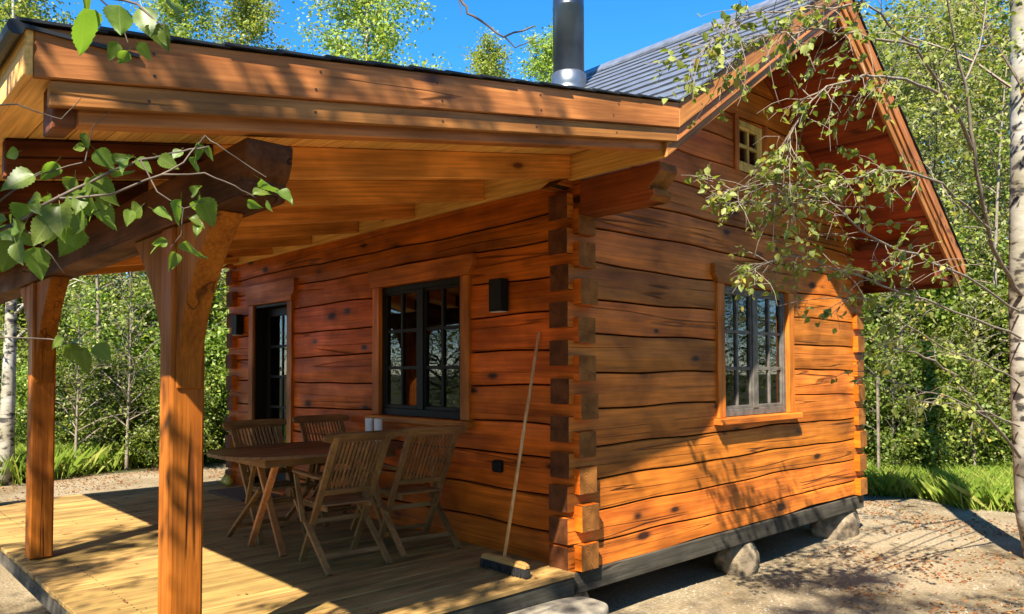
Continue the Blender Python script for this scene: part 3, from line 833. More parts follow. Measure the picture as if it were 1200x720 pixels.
# ---- tiles
def tile_mesh():
    mb = MB()
    # local: x down the slope, y across, z up; the lower edge is thicker
    mb.add([(0, 0, 0.0), (0.26, 0, 0.012), (0.26, 0.352, 0.012), (0, 0.352, 0.0), (0, 0, 0.010), (0.26, 0, 0.025), (0.26, 0.352, 0.025), (0, 0.352, 0.010)],
           [(3, 2, 1, 0), (4, 5, 6, 7), (0, 1, 5, 4), (1, 2, 6, 5), (2, 3, 7, 6), (3, 0, 4, 7)])
    me = bpy.data.meshes.new('roof_tile')
    me.from_pydata(mb.v, [], mb.f); me.materials.append(slate)
    return me
tme = tile_mesh()
ang = math.atan(0.6857)
sl = XR/math.cos(ang)
rows = 13
ex = sl/rows
rest = MB()
YT0, YT1 = Y_V-0.014, Y_B+0.02
def tile_at(xs_, slope_ang, side, j, row, y, as_part):
    jx, jr = rng.uniform(-0.004, 0.004), rng.uniform(-0.002, 0.002)
    if as_part:
        o = bpy.data.objects.new('roof_tile', tme); COL.objects.link(o); o.parent = roof
        dx = Vector((-math.cos(slope_ang), 0, -math.sin(slope_ang))); dn = Vector((-math.sin(slope_ang), 0, math.cos(slope_ang)))
        dy = dn.cross(dx)
        p = Vector((xs_, y, roof_top(xs_))) + dn*(0.002+jr) + dx*jx - roof.location - cabin.location
        if dy.y < 0: p += Vector((0, 0.352, 0))
        o.matrix_local = Matrix(((dx.x, dy.x, dn.x, p.x), (dx.y, dy.y, dn.y, p.y), (dx.z, dy.z, dn.z, p.z), (0, 0, 0, 1)))
for r_ in range(rows):
    x_top = XR - (r_*ex)*math.cos(ang)
    stag = 0.178 if r_ % 2 else 0.0
    y = YT0 - stag
    while y < YT1:
        if y+0.352 > YT0+0.05 and y < 6.9: tile_at(x_top, ang, 0, 0, r_, max(y, YT0-0.006*(r_ % 2)), True)
        y += 0.3565
# the tiles of the porch slope and the far slope
def tile_rest(xa, xb, n, sgn):
    for r_ in range(n):
        t0, t1 = r_/n, (r_+1.12)/n
        x0 = xa+(xb-xa)*t0; x1 = xa+(xb-xa)*min(t1, 1.0) + (sgn*0.05 if r_ == n-1 else 0)
        y = YT0 - (0.178 if r_ % 2 else 0)
        while y < YT1:
            a, b = max(y, YT0-rng.uniform(0, 0.006)), min(y+0.352, YT1)
            if b-a > 0.02:
                z0, z1 = roof_top(x0)+0.002, roof_top(min(max(x1, X_E-0.05), X_E2+0.05))+0.009
                rest.add([(x0, a, z0), (x1, a, z1), (x1, b, z1), (x0, b, z0), (x0, a, z0+0.008), (x1, a, z1+0.010), (x1, b, z1+0.010), (x0, b, z0+0.008)],
                         [(0, 1, 2, 3), (4, 7, 6, 5), (0, 4, 5, 1), (1, 5, 6, 2), (2, 6, 7, 3), (3, 7, 4, 0)])
            y += 0.3565
tile_rest(0.0, X_E, 17, -1)
tile_rest(XR, X_E2, 18, 1)
o = rest.build('roof_tiles', roof_edge, roof); o['kind'] = 'stuff'
MB().prism([(XR-0.16, roof_top(XR-0.16)+0.03), (XR, 4.745), (XR+0.16, roof_top(XR+0.16)+0.03), (XR+0.16, roof_top(XR+0.16)+0.045), (XR, 4.762), (XR-0.16, roof_top(XR-0.16)+0.045)], 'y', YT0, YT1).build('ridge_cap', slate, roof)
MB().tube([(X_E-0.052, Y_V-0.02, 2.418), (X_E-0.052, Y_B, 2.418)], 0.024, 10).build('eave_edge', roof_edge, roof)
MB().box(X_E-0.06, X_E+0.3, Y_V-0.012, Y_V-0.001, 2.425, 2.437).build('drip_edge', roof_edge, roof)

# ---- chimney
chx, chy = 1.60, 1.50
ch = bpy.data.objects.new('chimney', None); COL.objects.link(ch); ch.parent = cabin
ch.location = Vector((chx, chy, 4.1)) - cabin.location
MB().lathe([(0.156, 3.9), (0.156, 5.005), (0.1585, 5.01), (0.1585, 5.02), (0.156, 5.025), (0.156, 6.1)], chx, chy, 40).build('flue', steel, ch, smooth=True)
MB().lathe([(0.30, 3.88), (0.27, 3.98), (0.185, 4.16), (0.172, 4.20), (0.176, 4.215), (0.176, 4.335), (0.158, 4.350)], chx, chy, 40).build('collar', steel_bright, ch, smooth=True)
MB().lathe([(0.20, 6.12), (0.20, 6.14), (0.05, 6.24)], chx, chy, 30).build('cap', steel, ch)

# ---- wall lamps, socket
def wall_lamp(y, lab):
    r_ = empty('wall_lamp', (-0.01, y, 1.95), lab, 'lamp', 'box lamps on the porch wall')
    MB().box(-0.105, -0.022, y-0.070, y+0.070, 1.835, 2.085).build('housing', lamp_black, r_, 0.004)
    MB().box(-0.024, -0.006, y-0.045, y+0.045, 1.86, 2.06).build('back_plate', lamp_black, r_, 0.002)
    MB().box(-0.096, -0.031, y-0.060, y+0.060, 1.831, 1.8345).build('diffuser', white_cer, r_)
wall_lamp(0.715, 'black box wall lamp between porch window and cabin corner')
wall_lamp(5.52, 'black box wall lamp left of the door')
so = empty('wall_socket', (-0.01, 0.765, 0.645), 'small black outdoor socket low on the porch wall', 'socket')
MB().box(-0.05, -0.006, 0.722, 0.808, 0.603, 0.692).build('housing', lamp_black, so, 0.006)
MB().box(-0.060, -0.0505, 0.728, 0.802, 0.612, 0.684).build('flap', lamp_black, so, 0.003)

# ------------------------------------------------------------------ deck
deck = empty('porch_deck', (-1.4, 2.9, -0.2), 'yellow pine plank deck under the porch roof', 'deck')
DX0, DX1 = -2.775, -0.012
y = -0.062; k = 0
while y < 5.98:
    w_ = 0.118
    x1 = DX1 if y > -0.0 else -0.064
    if 0 < y+0.06 < 0.19 and y <= 0.0: x1 = -0.064
    MB().box(DX0+rng.uniform(-0.006, 0.006), x1-0.002, y, y+w_-0.009, -0.030+rng.uniform(-0.0015, 0.0015), rng.uniform(-0.002, 0.0015)).build('plank', deck_wood('x'), deck, 0.004)
    y += w_; k += 1
DYE = y
MB().box(DX0+0.020, DX0+0.060, -0.058, DYE, -0.165, -0.034).build('rim_board', grey_wood('y'), deck, 0.004)
MB().box(DX0+0.062, -0.062, -0.052, -0.012, -0.170, -0.034).build('rim_board', grey_wood('x'), deck, 0.004)
MB().box(DX0+0.062, -0.02, DYE-0.06, DYE-0.02, -0.165, -0.034).build('rim_board', grey_wood('x'), deck, 0.004)
for x in (-2.2, -1.55, -0.9, -0.3): MB().box(x, x+0.05, 0.0, DYE-0.07, -0.165, -0.034).build('joist', grey_wood('y'), deck)
sn = MB()
yy = -0.062
while yy < 5.98:
    for x in (-2.50, -1.52):
        for q in (0.03, 0.085):
            c = (x+rng.uniform(-0.004, 0.004), yy+q, 0.0012)
            sn.tube([(c[0], c[1], c[2]-0.003), (c[0], c[1], c[2]+0.0015)], 0.005, 6)
    yy += 0.118
o = sn.build('screw_heads', nail_mat, deck); o['kind'] = 'stuff'

# ------------------------------------------------------------------ stones
def stone(name, loc, size, seed, label, cat, mat=stone_mat, parent=None, rot=0.0, sub=4, boxy=0.0, group=None):
    bm = bmesh.new(); bmesh.ops.create_icosphere(bm, subdivisions=sub, radius=1)
    for v in bm.verts:
        p = v.co.copy()
        if boxy:
            m_ = max(abs(p.x), abs(p.y), abs(p.z)); p = p.lerp(p/m_, boxy)
        f = 1 + 0.34*mnoise.noise(p*1.1+Vector((seed, 0, 0))) + 0.16*abs(mnoise.noise(p*2.3+Vector((0, seed, 0)))) + 0.04*mnoise.noise(p*6+Vector((0, 0, seed)))
        v.co = Vector((p.x*size[0]*f, p.y*size[1]*f, p.z*size[2]*f))
    me = bpy.data.meshes.new(name); bm.to_mesh(me); bm.free()
    me.polygons.foreach_set('use_smooth', [True]*len(me.polygons)); me.materials.append(mat)
    o = link(name, me); o.location = loc; o.rotation_euler.z = rot
    return tag(o, label, cat, group)
G_S = 'boulders carrying the cabin'
stone('boulder', (2.42, 0.17, -0.36), (0.27, 0.19, 0.24), 3.1, 'pale boulder propping the middle of the gable sill', 'boulder', group=G_S, rot=0.4)
stone('boulder', (4.52, 0.20, -0.345), (0.34, 0.22, 0.23), 8.4, 'large grey boulder under the far right cabin corner', 'boulder', group=G_S)
stone('boulder', (0.10, 0.24, -0.36), (0.24, 0.20, 0.22), 5.5, 'shaded boulder under the near cabin corner behind the step', 'boulder', group=G_S)
stone('boulder', (-2.68, 1.62, -0.33), (0.22, 0.30, 0.19), 6.7, 'pale boulder under the outer edge of the deck', 'boulder', group=G_S)
stone('boulder', (4.6, 5.5, -0.36), (0.3, 0.3, 0.22), 1.7, 'boulder hidden under the rear cabin corner', 'boulder', group=G_S)
stone('boulder', (-2.6, 5.6, -0.33), (0.22, 0.30, 0.18), 2.7, 'boulder under the far outer deck corner', 'boulder', group=G_S)
def slab():
    pts = []
    for i in range(40):
        a = 2*math.pi*i/40
        cx_, sx_ = math.cos(a), math.sin(a)
        px = (abs(cx_)**0.45)*math.copysign(1, cx_)*0.80; py = (abs(sx_)**0.5)*math.copysign(1, sx_)*0.20
        f = 1+0.03*mnoise.noise(Vector((cx_*2, sx_*2, 4)))
        pts.append((px*f-0.90, py*f-0.285))
    mb = MB().prism(pts, 'z', -0.43, -0.118)
    o = mb.build('stone_step', slab_mat, None, 0.028, segs=3, smooth=True)
    tag(o, 'long weathered grey step slab in front of the deck edge', 'step')
slab()

# ------------------------------------------------------------------ garden furniture
def make_chair(label):
    c = empty('folding_chair', (0, 0, 0), label, 'chair', 'teak folding chairs round the table')
    t = teak_wood
    hw = 0.235
    foot_r, seat_f = Vector((0, -0.30, 0.0)), Vector((0, 0.235, 0.445))
    foot_f, top = Vector((0, 0.20, 0.0)), Vector((0, -0.335, 0.935))
    for s in (-1, 1):
        X = Vector((s*hw, 0, 0))
        MB().bar(foot_r+X+Vector((0, 0, 0.004)), seat_f+X, 0.024, 0.046, (1, 0, 0)).build('leg', t('z'), c, 0.004, wc=False)
        X2 = Vector((s*(hw-0.032), 0, 0))
        MB().bar(foot_f+X2+Vector((0, 0, 0.004)), top+X2, 0.026, 0.048, (1, 0, 0)).build('back_leg', t('z'), c, 0.004, wc=False)
        # armrest, its stay and the arm
        st = foot_f.lerp(top, 0.70)
        arm_b = Vector((s*(hw+0.002), st.y+0.015, 0.640)); arm_f = Vector((s*(hw+0.012), 0.235, 0.655))
        MB().bar(arm_b, arm_f, 0.050, 0.022, (0, 0, 1)).build('armrest', t('y'), c, 0.005, wc=False)
        MB().bar(Vector((s*(hw+0.026), 0.065, 0.315)), Vector((s*(hw+0.026), 0.185, 0.642)), 0.022, 0.036, (1, 0, 0)).build('arm_stay', t('z'), c, 0.003, wc=False)
    # seat
    for k in range(7):
        yy = -0.10 + 0.052*k
        MB().box(-hw+0.050, hw-0.050, yy-0.021, yy+0.021, 0.428, 0.444).build('seat_slat', t('x'), c, 0.003, wc=False)
    for s in (-1, 1):
        MB().box(s*(hw-0.062)-0.010, s*(hw-0.062)+0.010, -0.13, 0.25, 0.396, 0.427).build('seat_rail', t('y'), c, 0.003, wc=False)
    # back
    def at(z, off=0.0):
        q = (z-foot_f.z)/(top.z-foot_f.z)
        p = foot_f.lerp(top, q); return Vector((0, p.y+off, p.z))
    hb = hw-0.032
    a, b = at(0.525), at(0.915)
    MB().bar(a+Vector((-hb+0.014, 0, 0)), a+Vector((hb-0.014, 0, 0)), 0.022, 0.040, (0, -0.5, 0.86)).build('back_rail', t('x'), c, 0.003, wc=False)
    n = 11
    for k in range(n):
        x = -hb+0.045 + (2*hb-0.09)*k/(n-1)
        MB().bar(a+Vector((x, 0, 0.015)), b+Vector((x*1.02, 0, 0)), 0.0165, 0.011, (1, 0, 0) if False else (0, 1, 0)).build('back_slat', t('z'), c, 0.002, wc=False)
    # crest rail, gently curved with rounded ends
    mb = MB(); m = 12; rows_ = []
    for i in range(m+1):
        u_ = -1+2*i/m
        x = u_*0.292
        bow = 0.022*(u_*u_) 
        h_ = 0.036*(1-0.45*abs(u_)**8)
        ctr = at(0.925) + Vector((x, bow-0.004, 0.0))
        nrm = Vector((0, 0.86, 0.5)); up_ = Vector((0, -0.5, 0.86))
        rows_.append([ctr + nrm*(0.014*p) + up_*(h_*q) for p, q in ((-1, -1), (1, -1), (1, 1), (-1, 1))])
    V = [p for r_ in rows_ for p in r_]
    F = [(i*4+j, i*4+(j+1) % 4, (i+1)*4+(j+1) % 4, (i+1)*4+j) for i in range(m) for j in range(4)] + [(0, 1, 2, 3), (m*4+3, m*4+2, m*4+1, m*4)]
    mb.add(V, F).build('crest_rail', t('x'), c, 0.004, wc=False)
    # cross bars between the legs
    for q in (0.22, 0.68):
        p = foot_r.lerp(seat_f, q)
        MB().bar(p+Vector((-hw, 0, 0)), p+Vector((hw, 0, 0)), 0.016, 0.036, (0, 0.4, 0.9)).build('stretcher', t('x'), c, 0.003, wc=False)
    p = foot_f.lerp(top, 0.13)
    MB().bar(p+Vector((-hb, 0, 0)), p+Vector((hb, 0, 0)), 0.016, 0.032, (0, -0.5, 0.86)).build('stretcher', t('x'), c, 0.003, wc=False)
    return c

def copy_tree(o, parent=None):
    c = o.copy(); COL.objects.link(c); c.parent = parent
    for chd in list(o.children): copy_tree(chd, c)
    return c
bpy.context.view_layer.update()
chair1 = make_chair('teak folding armchair nearest the viewer, its slatted back turned to us')
chair1.location = (-1.075, 1.310, 0.003); chair1.rotation_euler.z = math.radians(-3)
spots = [((-0.395, 1.355, 0.003), -8, 'teak folding armchair right of the nearest one, beside the porch wall'),
         ((-1.06, 2.43, 0.003), 183, 'teak folding armchair beyond the outer end of the table'),
         ((-0.315, 2.68, 0.003), 178, 'teak folding armchair half hidden behind the table under the window wall')]
for loc, a, lab in spots:
    c_ = copy_tree(chair1); c_.location = loc; c_.rotation_euler.z = math.radians(a); c_['label'] = lab

tab = empty('garden_table', (-0.86, 2.14, 0.002), 'oval dark teak folding table standing end on to the porch wall', 'table')
tcx, tcy, ta, tb = -0.865, 2.14, 0.80, 0.515
def oval_x(yv):
    q = min(1.0, abs(yv-tcy)/tb)
    return ta*(1-q**3.0)**(1/2.6)
npl = 9
for k in range(npl):
    y0 = tcy-tb+2*tb*k/npl+0.002; y1 = tcy-tb+2*tb*(k+1)/npl-0.002
    ys = np.linspace(y0, y1, 6)
    pts = [(tcx+oval_x(v), v) for v in ys] + [(tcx-oval_x(v), v) for v in ys[::-1]]
    MB().prism(pts, 'z', 0.728, 0.755).build('top_plank', teak_dark('x'), tab, 0.002)
for s in (-1, 1):
    MB().box(tcx-0.56, tcx+0.56, tcy+s*0.36-0.012, tcy+s*0.36+0.012, 0.665, 0.727).build('apron', teak_wood('x'), tab, 0.003)
    MB().box(tcx+s*0.565-0.012, tcx+s*0.565+0.012, tcy-0.372, tcy+0.372, 0.665, 0.727).build('apron', teak_wood('y'), tab, 0.003)
    xx = tcx + s*0.46
    for d_ in (-1, 1):
        MB().bar((xx+0.018*d_, tcy-0.16+d_*(-0.24), 0.006), (xx+0.018*d_, tcy-0.16+d_*0.20, 0.70), 0.028, 0.052, (1, 0, 0)).build('leg', wood('table_leg_', (0.46, 0.20, 0.06), (0.32, 0.13, 0.038), 'z', grain=24, knots=0, cracks=False, bump=0.1), tab, 0.004)
MB().bar((tcx-0.46, tcy-0.16, 0.35), (tcx+0.46, tcy-0.16, 0.35), 0.03, 0.03).build('stretcher', teak_wood('x'), tab, 0.003)

def cup(x, y, lab):
    c_ = empty('candle', (x, y, 0.756), lab, 'candle', 'white candles on the table')
    MB().lathe([(0.034, 0.757), (0.037, 0.760), (0.037, 0.955), (0.034, 0.960), (0.012, 0.956)], x, y, 20).build('wax_body', white_cer, c_, smooth=True)
    MB().tube([(x, y, 0.955), (x+0.001, y, 0.968)], 0.0015, 5).build('wick', nail_mat, c_)
cup(-0.22, 2.28, 'white pillar candle on the table, left one of the pair')
cup(-0.20, 2.165, 'white pillar candle on the table, right one of the pair')

# ---- broom
br = empty('broom', (-0.40, 0.28, 0.01), 'push broom with pale wooden handle leaning against the porch wall', 'broom')
hd = Vector((-0.405, 0.28, 0.085))
MB().tube([hd+Vector((0.0, 0.01, -0.01)), Vector((-0.017, 0.325, 1.665))], [0.0125, 0.0115], 10).build('handle', handle_wood, br, smooth=True)
hb_ = [(-0.225, 0.028), (-0.19, 0.040), (-0.06, 0.042), (0, 0.050), (0.06, 0.042), (0.19, 0.040), (0.225, 0.028)]
mb = MB(); V = []
for yv, h_ in hb_:
    w_ = 0.028
    V += [(-0.405-w_, 0.28+yv, 0.060), (-0.405+w_, 0.28+yv, 0.060), (-0.405+w_*0.7, 0.28+yv, 0.060+h_), (-0.405-w_*0.7, 0.28+yv, 0.060+h_)]
n = len(hb_)
mb.add(V, [(i*4+j, i*4+(j+1) % 4, (i+1)*4+(j+1) % 4, (i+1)*4+j) for i in range(n-1) for j in range(4)] + [(0, 1, 2, 3), ((n-1)*4+3, (n-1)*4+2, (n-1)*4+1, (n-1)*4)])
mb.build('head', wood('broom_head_', (0.56, 0.33, 0.10), (0.46, 0.25, 0.07), 'y', knots=0, cracks=False, bump=0.05), br, 0.006)
bb = MB()
for i in range(44):
    for j in range(5):
        y_ = 0.28-0.215+0.43*i/43; x_ = -0.405-0.022+0.044*j/4
        jx, jy = rng.uniform(-0.012, 0.012)-0.25*(x_+0.405)*-1, rng.uniform(-0.010, 0.010)+0.06*(y_-0.28)
        bb.bar((x_, y_, 0.062), (x_+jx, y_+jy, 0.004+rng.uniform(0, 0.006)), 0.010, 0.010, (1, 0, 0))
o = bb.build('bristles', bristle, br); o['kind'] = 'stuff'

# ---- door mat and the two yellow pots
tag(MB().box(-0.53, -0.075, 4.28, 5.19, 0.002, 0.020).build('door_mat', mat_brown, None, 0.004), 'flat brown coir mat on the deck before the door', 'door mat')
def pot(x, y, r_, lab):
    e_ = empty('yellow_pot', (x, y, 0.002), lab, 'pot', 'little yellow pots')
    MB().lathe([(r_*0.55, 0.002), (r_*0.95, 0.025), (r_, 0.05), (r_*0.9, 0.078), (r_*0.5, 0.098), (r_*0.42, 0.108)], x, y, 18).build('body', yellow_cer, e_, smooth=True)
    MB().lathe([(r_*0.44, 0.1085), (r_*0.48, 0.116), (r_*0.15, 0.124)], x, y, 14).build('lid', yellow_cer, e_, smooth=True)
pot(-0.13, 5.66, 0.055, 'small round yellow pot at the log wall, farther one')
pot(-0.16, 5.50, 0.060, 'small round yellow pot at the log wall, nearer one')

# ------------------------------------------------------------------ plants
def branch_path(p0, d0, length, r, n=6, droop=0.25, wander=0.25):
    pts = [Vector(p0)]; d = Vector(d0).normalized()
    for i in range(n):
        d = (d + Vector((r.normal(), r.normal(), r.normal()))*wander*0.35 + Vector((0, 0, -droop*(i/n)))).normalized()
        pts.append(pts[-1] + d*(length/n))
    return pts

def tree_mesh(seed, H, spread, r0, nbr, nleaf, leaf, mat, crown_from=0.25, bark=birch_mat, lean=0.0, droop=0.30, twig_n=5, narrow=0.34, seg=7, jit=0.16, top_round=0.55, rise=0.55):
    """returns (trunk mesh, crown mesh): trunk with limbs; leaves spread along limbs and twigs"""
    r = np.random.default_rng(seed)
    mb = MB()
    n = 12
    tp = [Vector((0, 0, -0.25))]
    ph = r.uniform(0, 6.28)
    for i in range(1, n+1):
        t = i/n
        tp.append(Vector((lean*H*t + 0.02*H*math.sin(3*t+ph)*t, 0.018*H*math.cos(2.3*t+ph)*t, H*t)))
    mb.tube(tp, [r0*(1-0.93*(i/n)**0.9)*(1.25 if i == 0 else 1) for i in range(n+1)], 10)
    C = []
    for b in range(nbr):
        t = crown_from + (1-crown_from)*((b+r.uniform(0, 1))/nbr)
        f = t*n; i = min(int(f), n-1)
        p = tp[i].lerp(tp[i+1], f-i)
        a = b*2.399 + r.uniform(-0.4, 0.4)
        q = (t-crown_from)/(1-crown_from)
        ln = spread*(0.35+0.65*math.sin(math.pi*min(1, (0.18+0.82*q)**top_round)))*r.uniform(0.65, 1.15)
        ln = max(ln, 0.25*spread*(1.05-q))
        d = Vector((math.cos(a), math.sin(a), rise+0.5*q+r.uniform(-0.15, 0.25)))
        path = branch_path(p, d, ln, r, 6, droop)
        rb = r0*0.30*(1-0.75*t)+0.004
        mb.tube(path, [rb*(1-0.85*k/6) for k in range(7)], 5, cap=False)
        for k in range(2, 7):
            for w_ in range(twig_n):
                dd = Vector((r.normal(), r.normal(), r.normal()*0.6-0.15))
                tw = branch_path(path[k].lerp(path[k-1], r.uniform()), dd, ln*r.uniform(0.14, 0.34), r, 3, droop*1.8)
                if (w_+k) % 2 == 0: mb.tube(tw, [rb*0.22+0.0015, rb*0.15+0.001, 0.001, 0.0008], 3, cap=False)
                C.append([tuple(v) for v in tw])
    C = np.array(C)                             # twigs x 4 x 3
    per = max(1, nleaf//len(C))
    tt = r.uniform(0.15, 1.0, (len(C), per))*3
    ii = np.minimum(tt.astype(int), 2); ff = (tt-ii)[..., None]
    idx = np.arange(len(C))[:, None]
    P = C[idx, ii]*(1-ff) + C[idx, ii+1]*ff + r.normal(size=(len(C), per, 3))*jit
    P = P.reshape(-1, 3)
    me_l = leaf_cloud('crown', P, leaf, mat, r, narrow=narrow)
    me_t = bpy.data.meshes.new('trunk'); me_t.from_pydata([tuple(v) for v in mb.v], [], mb.f)
    me_t.polygons.foreach_set('use_smooth', [True]*len(me_t.polygons)); me_t.materials.append(bark)
    return me_t, me_l

def place_tree(name, meshes, x, y, scale, rot, label, cat='tree', group=None, zscale=1.0):
    r_ = empty(name, (x, y, ground_z(x, y)), label, cat, group)
    r_.rotation_euler.z = rot; r_.scale = (scale, scale, scale*zscale)
    for nm, me in zip(('trunk', 'crown'), meshes):
        o = bpy.data.objects.new(nm, me); COL.objects.link(o); o.parent = r_
    return r_

T_birch1 = tree_mesh(21, 13.0, 2.5, 0.13, 52, 30000, 0.095, leaf_birch, 0.22)
T_birch2 = tree_mesh(22, 12.0, 2.1, 0.11, 48, 26000, 0.090, leaf_birch, 0.2, lean=0.02)
T_will1 = tree_mesh(31, 9.5, 3.0, 0.14, 52, 24000, 0.095, leaf_willow, 0.06, bark=dark_bark, narrow=0.24, rise=0.7)
T_will2 = tree_mesh(32, 8.0, 2.8, 0.12, 48, 22000, 0.090, leaf_willow, 0.05, bark=dark_bark, narrow=0.24, rise=0.6)
T_shrub1 = tree_mesh(41, 2.6, 1.5, 0.04, 34, 8500, 0.095, leaf_shrub, 0.03, bark=twig_mat, rise=0.9, jit=0.10)
T_shrub2 = tree_mesh(42, 1.9, 1.3, 0.035, 30, 9000, 0.065, leaf_shrub, 0.03, bark=twig_mat, rise=0.7, jit=0.10)
T_shrub3 = tree_mesh(43, 3.8, 1.6, 0.05, 34, 8500, 0.105, leaf_shrub, 0.05, bark=bare_twig, rise=0.9, jit=0.12)
T_bare = tree_mesh(44, 3.2, 1.3, 0.03, 26, 900, 0.06, leaf_willow, 0.15, bark=bare_twig, rise=0.9, jit=0.05, twig_n=4)
T_shade = tree_mesh(51, 9.2, 1.9, 0.09, 40, 4800, 0.075, leaf_birch, 0.38, jit=0.045, twig_n=3)
T_shade2 = tree_mesh(52, 9.6, 2.0, 0.09, 34, 4200, 0.080, leaf_birch, 0.40, jit=0.06, twig_n=3)

# crowns against the sky behind the cabin
place_tree('birch_tree', T_birch1, *pix(430, 430, 26).xy, 1.42, 0.3, 'tall sunlit birch showing over the porch roof, left of the twig', group='birches behind the cabin')
place_tree('birch_tree', T_birch2, *pix(283, 430, 27).xy, 1.36, 1.3, 'narrow birch top left of the tallest one over the porch roof', group='birches behind the cabin')
place_tree('birch_tree', T_birch2, *pix(205, 430, 30).xy, 1.55, 2.3, 'pale birch top just right of the dangling leaves at the roof edge', group='birches behind the cabin')
place_tree('birch_tree', T_birch1, *pix(30, 430, 20).xy, 1.15, 2.9, 'dense birch crown above the outer corner of the porch roof', group='birches behind the cabin')
place_tree('birch_tree', T_birch1, *pix(-60, 430, 24).xy, 1.2, 0.9, 'birch crown at the upper left edge behind the roof corner', group='birches behind the cabin')
place_tree('birch_tree', T_birch2, *pix(575, 430, 27).xy, 1.13, 4.0, 'low birch top peeping over the roof left of the chimney', group='birches behind the cabin')
place_tree('birch_tree', T_birch2, *pix(645, 430, 26).xy, 1.12, 5.0, 'birch sprays right beside the chimney pipe', group='birches behind the cabin')

WOODS = 'trees of the dense wood round the cabin'
for i, (u_, dp, me, sc, lab) in enumerate([
        (1040, 17, T_will1, 1.00, 'pale leafed tree behind the right eave of the cabin'),
        (1095, 15, T_will2, 1.12, 'silvery green tree between the right eave and the birch trunk'),
        (1150, 18, T_will1, 1.15, 'tall silvery tree behind the thick birch trunk'),
        (1215, 15, T_will2, 1.10, 'leafy tree at the right edge behind the birch'),
        (1015, 24, T_will1, 1.15, None), (1085, 24, T_will1, 1.2, None), (1170, 26, T_will1, 1.25, None), (1260, 21, T_will1, 1.2, None), (960, 26, T_will2, 0.95, None),
        (10, 19, T_will2, 1.0, None), (85, 21, T_will1, 0.9, None), (150, 20, T_will2, 1.05, None), (215, 22, T_will1, 0.85, None), (270, 20, T_will2, 0.9, None), (-60, 18, T_will2, 1.0, None), (330, 24, T_will1, 0.8, None)]):
    p = pix(u_, 430, dp)
    place_tree('woodland_tree', me, p.x, p.y, sc, i*1.7, lab or ('leafy tree deep in the wood right of the cabin' if u_ > 600 else 'leafy tree deep in the wood beyond the deck'), group=WOODS if lab is None else None)

BUSH = 'bushes along the edge of the wood'
bushes = [(-40, 15.5, 0), (25, 16.5, 2), (70, 15.2, 1), (105, 17.5, 2), (135, 15.8, 0), (165, 16.8, 2), (195, 15.2, 1), (225, 16.4, 2), (255, 15.6, 0), (290, 16.6, 2), (50, 18, 2), (180, 18.5, 2),
          (1030, 13.2, 0), (1060, 12.2, 1), (1085, 13.6, 2), (1115, 12.6, 0), (1145, 13.2, 1), (1175, 12.4, 0), (1215, 13.2, 2), (1250, 12.2, 0), (1010, 14.6, 2), (1130, 15.0, 2), (1070, 16.0, 2),
          (40, 14.4, 1), (120, 14.6, 1), (210, 14.3, 1), (90, 19, 2), (145, 19.5, 0), (240, 19, 2), (5, 18.5, 2), (1045, 17.5, 2), (1105, 17, 2), (1165, 16.2, 2), (1210, 16.5, 2), (1100, 11.9, 1)]
for i, (u_, dp, k) in enumerate(bushes):
    p = pix(u_, 430, dp)
    me = (T_shrub1, T_shrub2, T_shrub3)[k]
    place_tree('bush', me, p.x, p.y, 0.85+0.3*((i*7) % 5)/5, i*2.1, 'green leafy bush at the wood edge ' + ('right of the cabin' if u_ > 600 else 'beyond the deck'), 'bush', BUSH + (' right of the cabin' if u_ > 600 else ' beyond the deck'))
for u_, dp, sc, lab in ((90, 13.4, 1.0, 'bare twiggy grey shrub right behind the outer porch post'), (150, 14.0, 1.2, 'bare twiggy grey shrub between the two porch posts'), (1140, 11.6, 0.9, 'bare twiggy shrub left of the spotted birch trunk'), (1045, 12.0, 0.8, 'bare twiggy shrub right of the far cabin corner')):
    p = pix(u_, 430, dp)
    place_tree('twiggy_shrub', T_bare, p.x, p.y, sc, 0.5, lab, 'shrub')
# the pale birch trunk at the left edge
T_left = tree_mesh(61, 9.0, 1.6, 0.125, 22, 2500, 0.07, leaf_birch, 0.22)
p = pix(8, 430, 12.4)
place_tree('birch_tree', T_left, p.x, p.y, 1.0, 1.1, 'white birch trunk at the left edge behind the porch post')

T_slim = tree_mesh(62, 8.0, 1.0, 0.055, 16, 1500, 0.08, leaf_shrub, 0.35, bark=bare_twig, lean=0.05)
for u_, dp, rot, lab in ((118, 15.4, 2.0, 'slender trunk right of the outer porch post'), (1060, 12.8, 1.0, 'slender trunk standing right of the far cabin corner'), (1160, 12.9, 5.2, 'slender trunk close behind the birch')):
    p = pix(u_, 430, dp)
    place_tree('slender_tree', T_slim, p.x, p.y, 1.0, rot, lab, group='slender young trees at the wood edge')

